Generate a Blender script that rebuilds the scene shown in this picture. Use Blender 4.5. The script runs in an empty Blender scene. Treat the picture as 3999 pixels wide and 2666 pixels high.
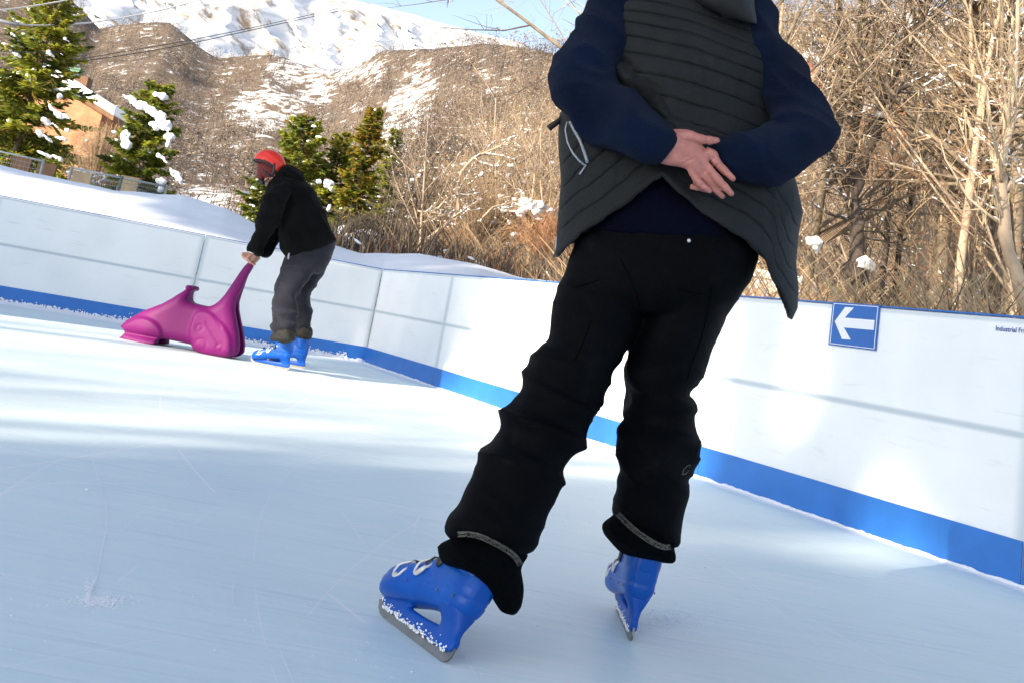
import bpy, bmesh, math, random
import numpy as np
from mathutils import Vector, Matrix, noise
from mathutils.bvhtree import BVHTree
random.seed(7); np.random.seed(7)
SC = bpy.context.scene
COL = SC.collection

# ------------------------------------------------------------------ camera
FPX, PITCH, ROLL, SHY, CH = 4031.0, 0.218, 0.178, -945.146, 0.62     # lens in picture widths of 3999
cr_, sr_ = math.cos(ROLL), math.sin(ROLL); cp_, sp_ = math.cos(PITCH), math.sin(PITCH)
CF = Vector((0, cp_, sp_)); CU0 = Vector((0, -sp_, cp_)); CR0 = Vector((1, 0, 0))
CRI = CR0 * cr_ + CU0 * sr_; CUP = CU0 * cr_ - CR0 * sr_
CAMPOS = Vector((0, 0, CH))
cam = bpy.data.cameras.new('camera'); camo = bpy.data.objects.new('camera', cam); COL.objects.link(camo)
cam.sensor_width = 36; cam.lens = 36 * FPX / 3999; cam.shift_y = SHY / 3999
cam.clip_start = 0.05; cam.clip_end = 6000
m = Matrix((CRI, CUP, -CF)).transposed().to_4x4(); m.translation = CAMPOS
camo.matrix_world = m
SC.camera = camo

# ------------------------------------------------------------------ light
SUN_EL = math.radians(21.0)
DH = Vector((0.70, 0.714, 0)).normalized()          # way the sunlight travels over the ground
NU = Vector((DH.y, -DH.x, 0))                       # across it, to the right
w = bpy.data.worlds.new('World'); SC.world = w; w.use_nodes = True
nt = w.node_tree; bg = nt.nodes['Background']
sky = nt.nodes.new('ShaderNodeTexSky'); sky.sky_type = 'NISHITA'; sky.sun_disc = False
sky.sun_elevation = SUN_EL; sky.sun_rotation = math.atan2(-DH.x, -DH.y)
sky.altitude = 900; sky.air_density = 1.0; sky.dust_density = 1.5; sky.ozone_density = 1.6
hs_ = nt.nodes.new('ShaderNodeHueSaturation'); hs_.inputs['Saturation'].default_value = .76; hs_.inputs['Value'].default_value = 1.0
nt.links.new(sky.outputs[0], hs_.inputs['Color']); nt.links.new(hs_.outputs[0], bg.inputs[0]); bg.inputs[1].default_value = 0.15
sun = bpy.data.lights.new('sun', 'SUN'); sun.energy = 4.9; sun.angle = math.radians(0.53); sun.color = (1.0, 0.86, 0.68)
suno = bpy.data.objects.new('sun', sun); COL.objects.link(suno)
sd = Vector((DH.x * math.cos(SUN_EL), DH.y * math.cos(SUN_EL), -math.sin(SUN_EL)))
suno.rotation_euler = sd.to_track_quat('-Z', 'Y').to_euler(); suno.location = (-20, -20, 20)
SC.view_settings.view_transform = 'Standard'; SC.view_settings.look = 'None'
SC.view_settings.exposure = 1.02; SC.view_settings.gamma = 1
SC.cycles.max_bounces = 6; SC.cycles.transparent_max_bounces = 8
SC.cycles.use_adaptive_sampling = True

# ------------------------------------------------------------------ helpers
def ray(x, y):
    return CF + CRI * ((x - 1999.5) / FPX) - CUP * ((y - 1333 - SHY) / FPX)
def P(p, Y):
    r = ray(*p); return CAMPOS + r * (Y / r.y)
def G(p, z=0.0):
    r = ray(*p); return CAMPOS + r * ((z - CH) / r.z)
def cv(x0, y0, s):
    return lambda u, v: (x0 + u * s, y0 + v * s)
big = cv(0, 0, 1.70026); hd = cv(2500, 450, .2551); c1 = cv(0, 0, .574); c2 = cv(900, 0, .7016); c3 = cv(2100, 0, .8293); c4 = cv(2900, 0, .7653)
c7 = cv(1650, 1000, .7655); k2 = cv(900, 560, .3189); k2l = cv(900, 1050, .28699); ad = cv(420, 1000, .2679)
vl = cv(2050, 350, .4785); lsk = cv(1460, 2050, .37); rsk = cv(2300, 1950, .3826)

def sstep(a, b, x):
    t = min(1, max(0, (x - a) / (b - a))); return t * t * (3 - 2 * t)
def interp(pts, x):
    return float(np.interp(x, [p[0] for p in pts], [p[1] for p in pts]))

def tag(o, label=None, cat=None, group=None, kind=None):
    if label: o['label'] = label
    if cat: o['category'] = cat
    if group: o['group'] = group
    if kind: o['kind'] = kind
    return o
def empty(name, loc=(0, 0, 0)):
    o = bpy.data.objects.new(name, None); COL.objects.link(o); o.location = loc; o.empty_display_size = .2
    bpy.context.view_layer.update()
    return o
def link(name, me, mats, parent=None, smooth=True):
    if not isinstance(mats, (list, tuple)): mats = [mats]
    for mm in mats:
        if mm and mm.name not in [x.name for x in me.materials if x]: me.materials.append(mm)
    o = bpy.data.objects.new(name, me); COL.objects.link(o)
    if smooth: me.polygons.foreach_set('use_smooth', [True] * len(me.polygons))
    if parent:
        o.parent = parent
        o.matrix_parent_inverse = Matrix.Translation(-Vector(parent.matrix_world.translation)) if parent.type == 'EMPTY' else Matrix.Identity(4)
    return o

class MB:
    """collects vertices and faces, ends as one mesh object"""
    def __init__(s): s.v = []; s.f = []; s.mi = []
    def add(s, vs, fs, mi=0):
        b = len(s.v); s.v += [tuple(x) for x in vs]; s.f += [tuple(b + i for i in f) for f in fs]; s.mi += [mi] * len(fs)
    def box(s, c, sz, M=None, mi=0):
        c = Vector(c); vs = []
        for dz in (-.5, .5):
            for dx, dy in ((-.5, -.5), (.5, -.5), (.5, .5), (-.5, .5)):
                p = Vector((dx * sz[0], dy * sz[1], dz * sz[2])) + c
                vs.append(M @ p if M else p)
        s.add(vs, [(0, 3, 2, 1), (4, 5, 6, 7), (0, 1, 5, 4), (1, 2, 6, 5), (2, 3, 7, 6), (3, 0, 4, 7)], mi)
    def tube(s, pts, rad, n=6, mi=0, cap=True):
        pts = [Vector(p) for p in pts]
        if not isinstance(rad, (list, tuple)): rad = [rad] * len(pts)
        vs = []; fs = []; N = len(pts); a = None
        for i, p in enumerate(pts):
            t = (pts[min(i + 1, N - 1)] - pts[max(i - 1, 0)])
            if t.length < 1e-9: t = Vector((0, 0, 1))
            t.normalize()
            if a is None:
                a = t.cross(Vector((0, 0, 1)) if abs(t.z) < .9 else Vector((1, 0, 0)))
            else: a = a - t * a.dot(t)
            a.normalize(); b = t.cross(a)
            for k in range(n):
                an = 2 * math.pi * k / n
                vs.append(p + (a * math.cos(an) + b * math.sin(an)) * rad[i])
        for i in range(N - 1):
            for k in range(n):
                k2_ = (k + 1) % n
                fs.append((i * n + k, i * n + k2_, (i + 1) * n + k2_, (i + 1) * n + k))
        if cap and n > 2:
            fs.append(tuple(range(n - 1, -1, -1))); fs.append(tuple((N - 1) * n + k for k in range(n)))
        s.add(vs, fs, mi)
    def loft(s, secs, n=20, mi=0, cap=True, p=1.0):
        vs = []; fs = []; N = len(secs)
        for (c, wv, dv) in secs:
            for k in range(n):
                an = 2 * math.pi * k / n; ca, sa = math.cos(an), math.sin(an)
                ca = math.copysign(abs(ca) ** p, ca); sa = math.copysign(abs(sa) ** p, sa)
                vs.append(c + wv * ca + dv * sa)
        for i in range(N - 1):
            for k in range(n):
                k2_ = (k + 1) % n
                fs.append((i * n + k, i * n + k2_, (i + 1) * n + k2_, (i + 1) * n + k))
        if cap:
            fs.append(tuple(range(n - 1, -1, -1))); fs.append(tuple((N - 1) * n + k for k in range(n)))
        s.add(vs, fs, mi)
    def ball(s, c, r, M=None, seg=12, rings=8, mi=0):
        vs = []; fs = []
        r = r if isinstance(r, (tuple, list)) else (r, r, r)
        for i in range(rings + 1):
            ph = math.pi * i / rings
            for k in range(seg):
                th = 2 * math.pi * k / seg
                p = Vector((r[0] * math.sin(ph) * math.cos(th), r[1] * math.sin(ph) * math.sin(th), r[2] * math.cos(ph)))
                if M: p = M @ p
                vs.append(p + Vector(c))
        for i in range(rings):
            for k in range(seg):
                fs.append((i * seg + k, (i + 1) * seg + k, (i + 1) * seg + (k + 1) % seg, i * seg + (k + 1) % seg))
        s.add(vs, fs, mi)
    def mesh(s, name):
        me = bpy.data.meshes.new(name); me.from_pydata(s.v, [], s.f)
        if any(s.mi): me.polygons.foreach_set('material_index', s.mi)
        me.update(); return me
    def build(s, name, mats, parent=None, smooth=True):
        me = s.mesh(name)
        if not isinstance(mats, (list, tuple)): mats = [mats]
        for mm in mats: me.materials.append(mm)
        if any(s.mi): me.polygons.foreach_set('material_index', s.mi)
        return link(name, me, [], parent, smooth)

def cat_secs(secs, k=4):
    """Catmull-Rom more sections between the given ones"""
    out = []; N = len(secs)
    def cr(a, b, c, d, t):
        return 0.5 * ((2 * b) + (c - a) * t + (2 * a - 5 * b + 4 * c - d) * t * t + (3 * b - a - 3 * c + d) * t ** 3)
    for i in range(N - 1):
        q = [secs[max(i - 1, 0)], secs[i], secs[i + 1], secs[min(i + 2, N - 1)]]
        for j in range(k):
            t = j / k
            out.append(tuple(cr(q[0][c], q[1][c], q[2][c], q[3][c], t) for c in range(3)))
    out.append(secs[-1]); return out
def sec(L, R, Y, dep):
    """a section seen in the picture between L and R, at distance Y, with half depth dep"""
    a = P(L, Y); b = P(R, Y); c = (a + b) / 2
    return (c, (b - a) / 2, (c - CAMPOS).normalized() * dep)
def fuse(mb, voxel, smooth=6, fac=.5):
    """one continuous closed surface out of overlapping closed shapes"""
    me = mb.mesh('tmp'); o = bpy.data.objects.new('tmp', me); COL.objects.link(o)
    r = o.modifiers.new('r', 'REMESH'); r.mode = 'VOXEL'; r.voxel_size = voxel
    if smooth:
        s_ = o.modifiers.new('s', 'SMOOTH'); s_.factor = fac; s_.iterations = smooth
    dg = bpy.context.evaluated_depsgraph_get(); dg.update()
    out = bpy.data.meshes.new_from_object(o.evaluated_get(dg))
    bpy.data.objects.remove(o); bpy.data.meshes.remove(me)
    return out
def vnormals(me):
    n = np.empty(len(me.vertices) * 3, np.float32); me.vertex_normals.foreach_get('vector', n); return n.reshape(-1, 3)
def coords(me):
    c = np.empty(len(me.vertices) * 3, np.float32); me.vertices.foreach_get('co', c); return c.reshape(-1, 3)
def setco(me, c):
    me.vertices.foreach_set('co', np.ascontiguousarray(c, np.float32).ravel()); me.update()
def displace(me, fn):
    c = coords(me); n = vnormals(me)
    d = np.array([fn(Vector(p)) for p in c], np.float32)
    setco(me, c + n * d[:, None])
def ridged(p):  # sharp fold pattern in 0..1
    return 1 - abs(noise.noise(p)) * 2

# ------------------------------------------------------------------ materials
def newmat(name):
    mt = bpy.data.materials.new(name); mt.use_nodes = True
    return mt, mt.node_tree, mt.node_tree.nodes['Principled BSDF']
def N(ntr, typ, **kw):
    n = ntr.nodes.new(typ)
    for k_, v_ in kw.items():
        if k_ == 'inp':
            for a, b in v_.items(): n.inputs[a].default_value = b
        else: setattr(n, k_, v_)
    return n
def simple(name, col, rough=.6, var=.15, scale=8, bump=0, bscale=60, spec=.5, metal=0, sheen=0, coord='Object', detail=4):
    mt, t, b = newmat(name)
    b.inputs['Roughness'].default_value = rough; b.inputs['Metallic'].default_value = metal
    b.inputs['Specular IOR Level'].default_value = spec
    if sheen: b.inputs['Sheen Weight'].default_value = sheen; b.inputs['Sheen Roughness'].default_value = .4
    tc = N(t, 'ShaderNodeTexCoord')
    nz = N(t, 'ShaderNodeTexNoise', inp={'Scale': scale, 'Detail': detail}); t.links.new(tc.outputs[coord], nz.inputs['Vector'])
    rp = N(t, 'ShaderNodeValToRGB'); e = rp.color_ramp.elements
    e[0].position = .3; e[1].position = .7
    e[0].color = (*[c * (1 - var) for c in col], 1); e[1].color = (*[min(1, c * (1 + var)) for c in col], 1)
    t.links.new(nz.outputs['Fac'], rp.inputs['Fac']); t.links.new(rp.outputs['Color'], b.inputs['Base Color'])
    if bump:
        n2 = N(t, 'ShaderNodeTexNoise', inp={'Scale': bscale, 'Detail': 3}); t.links.new(tc.outputs[coord], n2.inputs['Vector'])
        bp = N(t, 'ShaderNodeBump', inp={'Strength': bump, 'Distance': .01}); t.links.new(n2.outputs['Fac'], bp.inputs['Height'])
        t.links.new(bp.outputs['Normal'], b.inputs['Normal'])
    return mt
M = {}
M['snow'] = simple('snow', (.87, .885, .90), .75, .04, 3, .5, 14, .2)
M['snow_clump'] = simple('snow_clump', (.86, .87, .89), .8, .03, 6, .4, 30, .2)
M['white_panel'] = None
M['blue_plastic'] = simple('blue_plastic', (.022, .16, .52), .42, .1, 5, .06, 90)
M['blue_sign'] = simple('blue_sign', (.012, .115, .42), .35, .06, 9)
M['sign_white'] = simple('sign_white', (.8, .8, .82), .4, .02, 9)
M['steel'] = simple('steel', (.42, .42, .42), .3, .1, 20, metal=1)
M['blade'] = simple('blade_steel', (.20, .20, .20), .35, .15, 30, .1, 40, metal=.75)
M['screw'] = simple('screw', (.30, .29, .27), .4, .3, 60, metal=.6)
M['boot_blue'] = simple('boot_blue', (.0014, .078, .40), .3, .18, 9, .07, 60, .28)
M['holder_blue'] = simple('holder_blue', (.0012, .066, .36), .42, .12, 12, .05, 50, .25)
M['buckle'] = simple('buckle', (.62, .62, .62), .35, .1, 50, metal=.3)
M['black_plastic'] = simple('black_plastic', (.008, .008, .01), .45, .1, 20)
M['trousers'] = simple('trousers_black', (.0010, .0014, .0022), .68, .35, 5, .22, 300, .06)
M['cuff'] = simple('cuff_black', (.0013, .0020, .0026), .8, .3, 9, .4, 300, .04)
M['fleece'] = simple('fleece_navy', (.0044, .0098, .028), .95, .3, 5, .8, 380, .05, sheen=.035)
M['sweater'] = simple('sweater_navy', (.0018, .0024, .0085), .95, .2, 9, .4, 300, .05)
M['vest'] = simple('vest_green', (.0152, .0170, .0180), .62, .14, 7, .35, 330, .14, sheen=.01)
M['zip'] = simple('zip_tape', (.28, .31, .36), .5, .1, 40)
M['strap_black'] = simple('strap_black', (.006, .0065, .007), .8, .2, 60)
M['strap_print'] = simple('strap_print', (.11, .11, .085), .8, .3, 200)
M['skin'] = simple('skin', (.47, .185, .15), .5, .16, 60, .3, 220, .4)
M['skin'].node_tree.nodes['Principled BSDF'].inputs['Subsurface Weight'].default_value = .12
M['skin'].node_tree.nodes['Principled BSDF'].inputs['Subsurface Radius'].default_value = (.01, .004, .002)
M['skin_warm'] = simple('skin_warm', (.52, .27, .2), .5, .1, 40, .1, 200, .4)
M['hair'] = simple('hair', (.02, .014, .01), .6, .3, 90)
M['magenta'] = simple('magenta_plastic', (.155, .0058, .108), .55, .10, 5, .05, 120, .25)
M['helmet'] = simple('helmet_red', (.72, .028, .010), .17, .05, 8)
M['maroon'] = simple('maroon_knit', (.15, .022, .022), .9, .25, 50, .6, 220)
M['jacket'] = simple('jacket_black', (.0042, .0042, .0047), .95, .3, 9, .7, 150, .06, sheen=.03)
M['jeans'] = simple('jeans_charcoal', (.0155, .0165, .025), .9, .3, 9, .4, 160, .2, sheen=.1)
M['olive'] = simple('gaiter_olive', (.0055, .0055, .004), .8, .5, 18, .4, 60)
M['orange_wall'] = simple('orange_render', (.40, .19, .095), .85, .38, 2.2, .6, 9)
M['timber'] = simple('timber', (.19, .10, .05), .8, .3, 4, .3, 12)
M['green_box'] = simple('green_metal', (.10, .22, .13), .6, .15, 5)
M['fence'] = simple('galvanised', (.36, .38, .36), .5, .15, 9, metal=.3)
M['cable_dark'] = simple('cable_dark', (.04, .04, .05), .6, .1, 4)
M['cable_pale'] = simple('cable_pale', (.62, .62, .60), .6, .1, 4)
M['pole_grey'] = simple('pole_grey', (.2, .21, .23), .6, .2, 4)
M['red_paint'] = simple('red_paint', (.42, .06, .025), .7, .2, 6)
M['bark_dark'] = simple('bark_dark', (.085, .066, .052), .9, .45, 9, .8, 22)
M['bark'] = simple('bark', (.22, .17, .115), .9, .4, 7, .7, 22)
M['bark_pale'] = simple('bark_pale', (.44, .34, .24), .9, .25, 6, .6, 18)
M['twig'] = simple('twig', (.31, .215, .13), .9, .4, 3)
M['twig_pale'] = simple('twig_pale', (.42, .295, .175), .9, .3, 3)
M['twig_orange'] = simple('twig_orange', (.32, .16, .075), .9, .3, 3)
M['lichen'] = simple('lichen', (.40, .34, .21), .9, .3, 5)
M['straw'] = simple('straw', (.46, .33, .18), .9, .3, 3)
M['needle_a'] = simple('needle_light', (.44, .47, .06), .6, .3, 3)
M['needle_b'] = simple('needle_mid', (.27, .33, .055), .6, .35, 3)
M['needle_c'] = simple('needle_dark', (.12, .15, .04), .6, .3, 3)
M['needle_o'] = simple('needle_rust', (.46, .28, .05), .7, .3, 3)
for k_ in 'abco':
    t_ = M['needle_' + k_].node_tree; b_ = t_.nodes['Principled BSDF']; tr_ = N(t_, 'ShaderNodeBsdfTranslucent'); mx_ = N(t_, 'ShaderNodeMixShader', inp={0: .5})
    rp_ = [n for n in t_.nodes if n.type == 'VALTORGB'][0]
    t_.links.new(rp_.outputs[0], tr_.inputs[0]); t_.links.new(b_.outputs[0], mx_.inputs[1]); t_.links.new(tr_.outputs[0], mx_.inputs[2]); t_.links.new(mx_.outputs[0], t_.nodes['Material Output'].inputs[0])
M['far_brown'] = simple('far_twigs_brown', (.150, .112, .085), .95, .35, .05, coord='Object')
M['far_grey'] = simple('far_twigs_grey', (.165, .142, .122), .95, .3, .05, coord='Object')
M['far_dark'] = simple('far_trunks', (.06, .048, .042), .95, .3, .05)
M['far_tan'] = simple('far_twigs_tan', (.29, .215, .135), .95, .3, .05)

_t = M['trousers'].node_tree; _b = _t.nodes['Principled BSDF']; _tc = N(_t, 'ShaderNodeTexCoord'); _n = N(_t, 'ShaderNodeTexNoise', inp={'Scale': 6.5, 'Detail': 9, 'Roughness': .72, 'Distortion': .8})
_t.links.new(_tc.outputs['Object'], _n.inputs['Vector']); _r = N(_t, 'ShaderNodeMapRange', inp={1: .56, 2: .74, 3: 0.0, 4: .55}); _t.links.new(_n.outputs['Fac'], _r.inputs[0])
_m = N(_t, 'ShaderNodeMix', data_type='RGBA'); _s = _b.inputs['Base Color'].links[0].from_socket; _t.links.new(_r.outputs[0], _m.inputs['Factor']); _t.links.new(_s, _m.inputs['A']); _m.inputs['B'].default_value = (.0085, .0098, .0120, 1); _t.links.new(_m.outputs['Result'], _b.inputs['Base Color'])
# ---- white board: translucent sheet with the steel frame faintly showing through
def board_mat():
    mt, t, b = newmat('white_panel')
    b.inputs['Roughness'].default_value = .45
    uv = N(t, 'ShaderNodeTexCoord'); sx = N(t, 'ShaderNodeSeparateXYZ'); t.links.new(uv.outputs['UV'], sx.inputs[0])
    def band(sock, c, wd):
        a = N(t, 'ShaderNodeMath', operation='SUBTRACT', inp={1: c}); t.links.new(sock, a.inputs[0])
        a2 = N(t, 'ShaderNodeMath', operation='ABSOLUTE'); t.links.new(a.outputs[0], a2.inputs[0])
        r = N(t, 'ShaderNodeMapRange', interpolation_type='SMOOTHSTEP', inp={1: wd[0], 2: wd[1], 3: 1.0, 4: 0.0}); t.links.new(a2.outputs[0], r.inputs[0]); return r.outputs[0]
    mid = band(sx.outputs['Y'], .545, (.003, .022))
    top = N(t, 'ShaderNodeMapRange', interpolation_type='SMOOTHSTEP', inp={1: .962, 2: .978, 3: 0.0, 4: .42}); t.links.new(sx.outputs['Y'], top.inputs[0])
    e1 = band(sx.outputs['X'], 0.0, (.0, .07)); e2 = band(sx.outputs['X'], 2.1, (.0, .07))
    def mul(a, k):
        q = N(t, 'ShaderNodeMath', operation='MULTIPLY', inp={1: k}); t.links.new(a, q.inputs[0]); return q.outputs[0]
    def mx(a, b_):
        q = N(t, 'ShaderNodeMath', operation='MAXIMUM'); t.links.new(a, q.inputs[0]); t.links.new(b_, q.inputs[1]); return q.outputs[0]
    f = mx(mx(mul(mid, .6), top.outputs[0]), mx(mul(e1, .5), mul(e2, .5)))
    nz = N(t, 'ShaderNodeTexNoise', inp={'Scale': 2.2, 'Detail': 5}); t.links.new(uv.outputs['Object'], nz.inputs['Vector'])
    rp = N(t, 'ShaderNodeValToRGB'); rp.color_ramp.elements[0].color = (.82, .83, .82, 1); rp.color_ramp.elements[1].color = (.88, .885, .875, 1)
    rp.color_ramp.elements[0].position = .35; rp.color_ramp.elements[1].position = .6
    t.links.new(nz.outputs['Fac'], rp.inputs['Fac'])
    # snow dust smears low on the sheet
    n2 = N(t, 'ShaderNodeTexNoise', inp={'Scale': 7, 'Detail': 8, 'Roughness': .7}); t.links.new(uv.outputs['Object'], n2.inputs['Vector'])
    sm = N(t, 'ShaderNodeMapRange', inp={1: .62, 2: .72, 3: 0.0, 4: .5}); t.links.new(n2.outputs['Fac'], sm.inputs[0])
    lo = N(t, 'ShaderNodeMapRange', inp={1: .15, 2: .6, 3: 1.0, 4: 0.0}); t.links.new(sx.outputs['Y'], lo.inputs[0])
    q = N(t, 'ShaderNodeMath', operation='MULTIPLY'); t.links.new(sm.outputs[0], q.inputs[0]); t.links.new(lo.outputs[0], q.inputs[1])
    m0 = N(t, 'ShaderNodeMix', data_type='RGBA'); t.links.new(q.outputs[0], m0.inputs['Factor']); t.links.new(rp.outputs['Color'], m0.inputs['A']); m0.inputs['B'].default_value = (.9, .91, .92, 1)
    mp = N(t, 'ShaderNodeMapping'); mp.inputs['Scale'].default_value = (1.6, 1.6, 16); t.links.new(uv.outputs['Object'], mp.inputs['Vector'])
    n5 = N(t, 'ShaderNodeTexNoise', inp={'Scale': 1.7, 'Detail': 7, 'Roughness': .62, 'Distortion': .5}); t.links.new(mp.outputs[0], n5.inputs['Vector'])
    s5 = N(t, 'ShaderNodeMapRange', inp={1: .60, 2: .70, 3: 0.0, 4: .32}); t.links.new(n5.outputs['Fac'], s5.inputs[0])
    m5 = N(t, 'ShaderNodeMix', data_type='RGBA'); t.links.new(s5.outputs[0], m5.inputs['Factor']); t.links.new(m0.outputs['Result'], m5.inputs['A']); m5.inputs['B'].default_value = (.55, .57, .58, 1)
    m0 = m5
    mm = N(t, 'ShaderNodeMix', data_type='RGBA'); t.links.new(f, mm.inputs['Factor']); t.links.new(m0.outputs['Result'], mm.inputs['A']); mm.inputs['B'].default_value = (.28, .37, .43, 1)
    t.links.new(mm.outputs['Result'], b.inputs['Base Color'])
    return mt
M['white_panel'] = board_mat()

# ---- ice: bluish white, cut by skates
def ice_mat():
    mt, t, b = newmat('ice')
    tc = N(t, 'ShaderNodeTexCoord'); pos = tc.outputs['Object']
    L = t.links.new
    n1 = N(t, 'ShaderNodeTexNoise', inp={'Scale': 1.3, 'Detail': 6, 'Roughness': .6}); L(pos, n1.inputs['Vector'])
    rp = N(t, 'ShaderNodeValToRGB'); e = rp.color_ramp.elements; e[0].position = .3; e[1].position = .72
    e[0].color = (.63, .765, .785, 1); e[1].color = (.735, .835, .84, 1); L(n1.outputs['Fac'], rp.inputs['Fac'])
    col = rp.outputs['Color']
    def mix(col, fac, c):
        q = N(t, 'ShaderNodeMix', data_type='RGBA'); L(fac, q.inputs['Factor']); L(col, q.inputs['A']); q.inputs['B'].default_value = (*c, 1); return q.outputs['Result']
    def math_(op, a, b_=None):
        q = N(t, 'ShaderNodeMath', operation=op)
        for i, x in enumerate((a, b_)):
            if x is None: continue
            if isinstance(x, (int, float)): q.inputs[i].default_value = x
            else: L(x, q.inputs[i])
        return q.outputs[0]
    # fine directional scraping
    for ang, sc, lo, hi, c, k in ((.75, (2.2, 60, 1), .5, .72, (.80, .845, .865), .6), (-.25, (2, 46, 1), .55, .75, (.48, .60, .68), .45), (1.5, (1.6, 70, 1), .55, .75, (.82, .855, .87), .55)):
        mp = N(t, 'ShaderNodeMapping'); mp.inputs['Rotation'].default_value = (0, 0, ang); mp.inputs['Scale'].default_value = sc; L(pos, mp.inputs['Vector'])
        nz = N(t, 'ShaderNodeTexNoise', inp={'Scale': 1, 'Detail': 5, 'Roughness': .55, 'Distortion': .4}); L(mp.outputs[0], nz.inputs['Vector'])
        r = N(t, 'ShaderNodeMapRange', inp={1: lo, 2: hi, 3: 0.0, 4: k}); L(nz.outputs['Fac'], r.inputs[0])
        col = mix(col, r.outputs[0], c)
    # snow dust specks
    n3 = N(t, 'ShaderNodeTexNoise', inp={'Scale': 38, 'Detail': 4, 'Roughness': .7}); L(pos, n3.inputs['Vector'])
    r = N(t, 'ShaderNodeMapRange', inp={1: .64, 2: .72, 3: 0.0, 4: .5}); L(n3.outputs['Fac'], r.inputs[0]); col = mix(col, r.outputs[0], (.82, .84, .85))
    # long skate cuts: arcs of circles, broken by noise
    rnd = random.Random(3); sx = N(t, 'ShaderNodeSeparateXYZ'); L(pos, sx.inputs[0])
    n4 = N(t, 'ShaderNodeTexNoise', inp={'Scale': .9, 'Detail': 2}); L(pos, n4.inputs['Vector'])
    cut = None
    for i in range(54):
        R = rnd.uniform(2, 14); px, py = rnd.uniform(-1.6, 2.2), rnd.uniform(1.8, 7.5); an = rnd.uniform(0, 6.28)
        cx, cy = px + R * math.cos(an), py + R * math.sin(an)
        d = math_('SQRT', math_('ADD', math_('POWER', math_('SUBTRACT', sx.outputs['X'], cx), 2), math_('POWER', math_('SUBTRACT', sx.outputs['Y'], cy), 2)))
        d = math_('ABSOLUTE', math_('SUBTRACT', d, R))
        wdt = rnd.choice((.0016, .002, .0025, .003, .006))
        mr = N(t, 'ShaderNodeMapRange', inp={1: wdt * .4, 2: wdt, 3: 1.0, 4: 0.0}); L(d, mr.inputs[0])
        nn = math_('FRACT', math_('ADD', math_('MULTIPLY', n4.outputs['Fac'], 3.7), rnd.random()))
        mk = N(t, 'ShaderNodeMapRange', inp={1: .35, 2: .7, 3: 0.0, 4: rnd.uniform(.3, .85)}); L(nn, mk.inputs[0])
        c_ = math_('MULTIPLY', mr.outputs[0], mk.outputs[0])
        cut = c_ if cut is None else math_('MAXIMUM', cut, c_)
    col = mix(col, cut, (.86, .87, .87))
    L(col, b.inputs['Base Color'])
    b.inputs['Roughness'].default_value = .5; b.inputs['Specular IOR Level'].default_value = .35
    nb = N(t, 'ShaderNodeTexNoise', inp={'Scale': 30, 'Detail': 6}); L(pos, nb.inputs['Vector'])
    bp = N(t, 'ShaderNodeBump', inp={'Strength': .12, 'Distance': .01}); L(nb.outputs['Fac'], bp.inputs['Height']); L(bp.outputs['Normal'], b.inputs['Normal'])
    return mt
M['ice'] = ice_mat()

# ---- snowy ground with brush and litter showing
def ground_mat(name, cover, cols, scale=.35, white=(.84, .86, .88)):
    mt, t, b = newmat(name); L = t.links.new
    tc = N(t, 'ShaderNodeTexCoord'); pos = tc.outputs['Object']
    b.inputs['Roughness'].default_value = .85; b.inputs['Specular IOR Level'].default_value = .2
    n0 = N(t, 'ShaderNodeTexNoise', inp={'Scale': scale * 3, 'Detail': 8, 'Roughness': .7}); L(pos, n0.inputs['Vector'])
    rp = N(t, 'ShaderNodeValToRGB'); e = rp.color_ramp.elements; e[0].position = .35; e[1].position = .65; e[0].color = (*cols[0], 1); e[1].color = (*cols[1], 1)
    L(n0.outputs['Fac'], rp.inputs['Fac'])
    n1 = N(t, 'ShaderNodeTexNoise', inp={'Scale': scale, 'Detail': 10, 'Roughness': .75}); L(pos, n1.inputs['Vector'])
    r = N(t, 'ShaderNodeMapRange', interpolation_type='SMOOTHSTEP', inp={1: cover - .05, 2: cover + .05, 3: 0.0, 4: 1.0}); L(n1.outputs['Fac'], r.inputs[0])
    mm = N(t, 'ShaderNodeMix', data_type='RGBA'); L(r.outputs[0], mm.inputs['Factor']); L(rp.outputs['Color'], mm.inputs['A']); mm.inputs['B'].default_value = (*white, 1)
    L(mm.outputs['Result'], b.inputs['Base Color'])
    bp = N(t, 'ShaderNodeBump', inp={'Strength': .6, 'Distance': .3}); L(n0.outputs['Fac'], bp.inputs['Height']); L(bp.outputs['Normal'], b.inputs['Normal'])
    return mt
M['hill_ground'] = ground_mat('hill_ground', .60, ((.105, .080, .060), (.20, .152, .11)), .22)
M['litter_ground'] = ground_mat('litter_ground', .60, ((.22, .15, .08), (.44, .31, .17)), .5)
M['mountain_snow'] = ground_mat('mountain_snow', .43, ((.26, .19, .13), (.42, .33, .24)), .016, (.66, .68, .71))

# ================================================================== SETTING
WC = Vector((-1.111, 12.012, 0)); TA, TL = 1.153, 0.316
ER = Vector((math.cos(TA), -math.sin(TA), 0)); EL = Vector((-math.cos(TL), -math.sin(TL), 0))
NR = Vector((-ER.y, ER.x, 0)); NL = Vector((EL.y, -EL.x, 0))     # outward normals
WH = 1.055
def wall_y(a):
    """forward distance at which a ray x = a*y meets the boards"""
    e = EL if a < WC.x / WC.y else ER
    # WC + e*s = (a*y, y)
    s = (a * WC.y - WC.x) / (e.x - a * e.y)
    return WC.y + e.y * s
def col_of(p): r = ray(*p); return r.x / r.y
def el_of(p): r = ray(*p); return r.z / r.y
YCREST = 15.5
crest = [(-1.6, 1.7)] + [(col_of(big(*q)), CH + YCREST * el_of(big(*q))) for q in
    [(-300, 330), (0, 383), (140, 410), (265, 440), (420, 452), (520, 480), (590, 520), (750, 560), (830, 585), (950, 590), (1100, 612), (1190, 638), (1285, 648)]]
crest += [(crest[-1][0] + .07, .8), (crest[-1][0] + .16, .5), (1.7, .5)]
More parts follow.
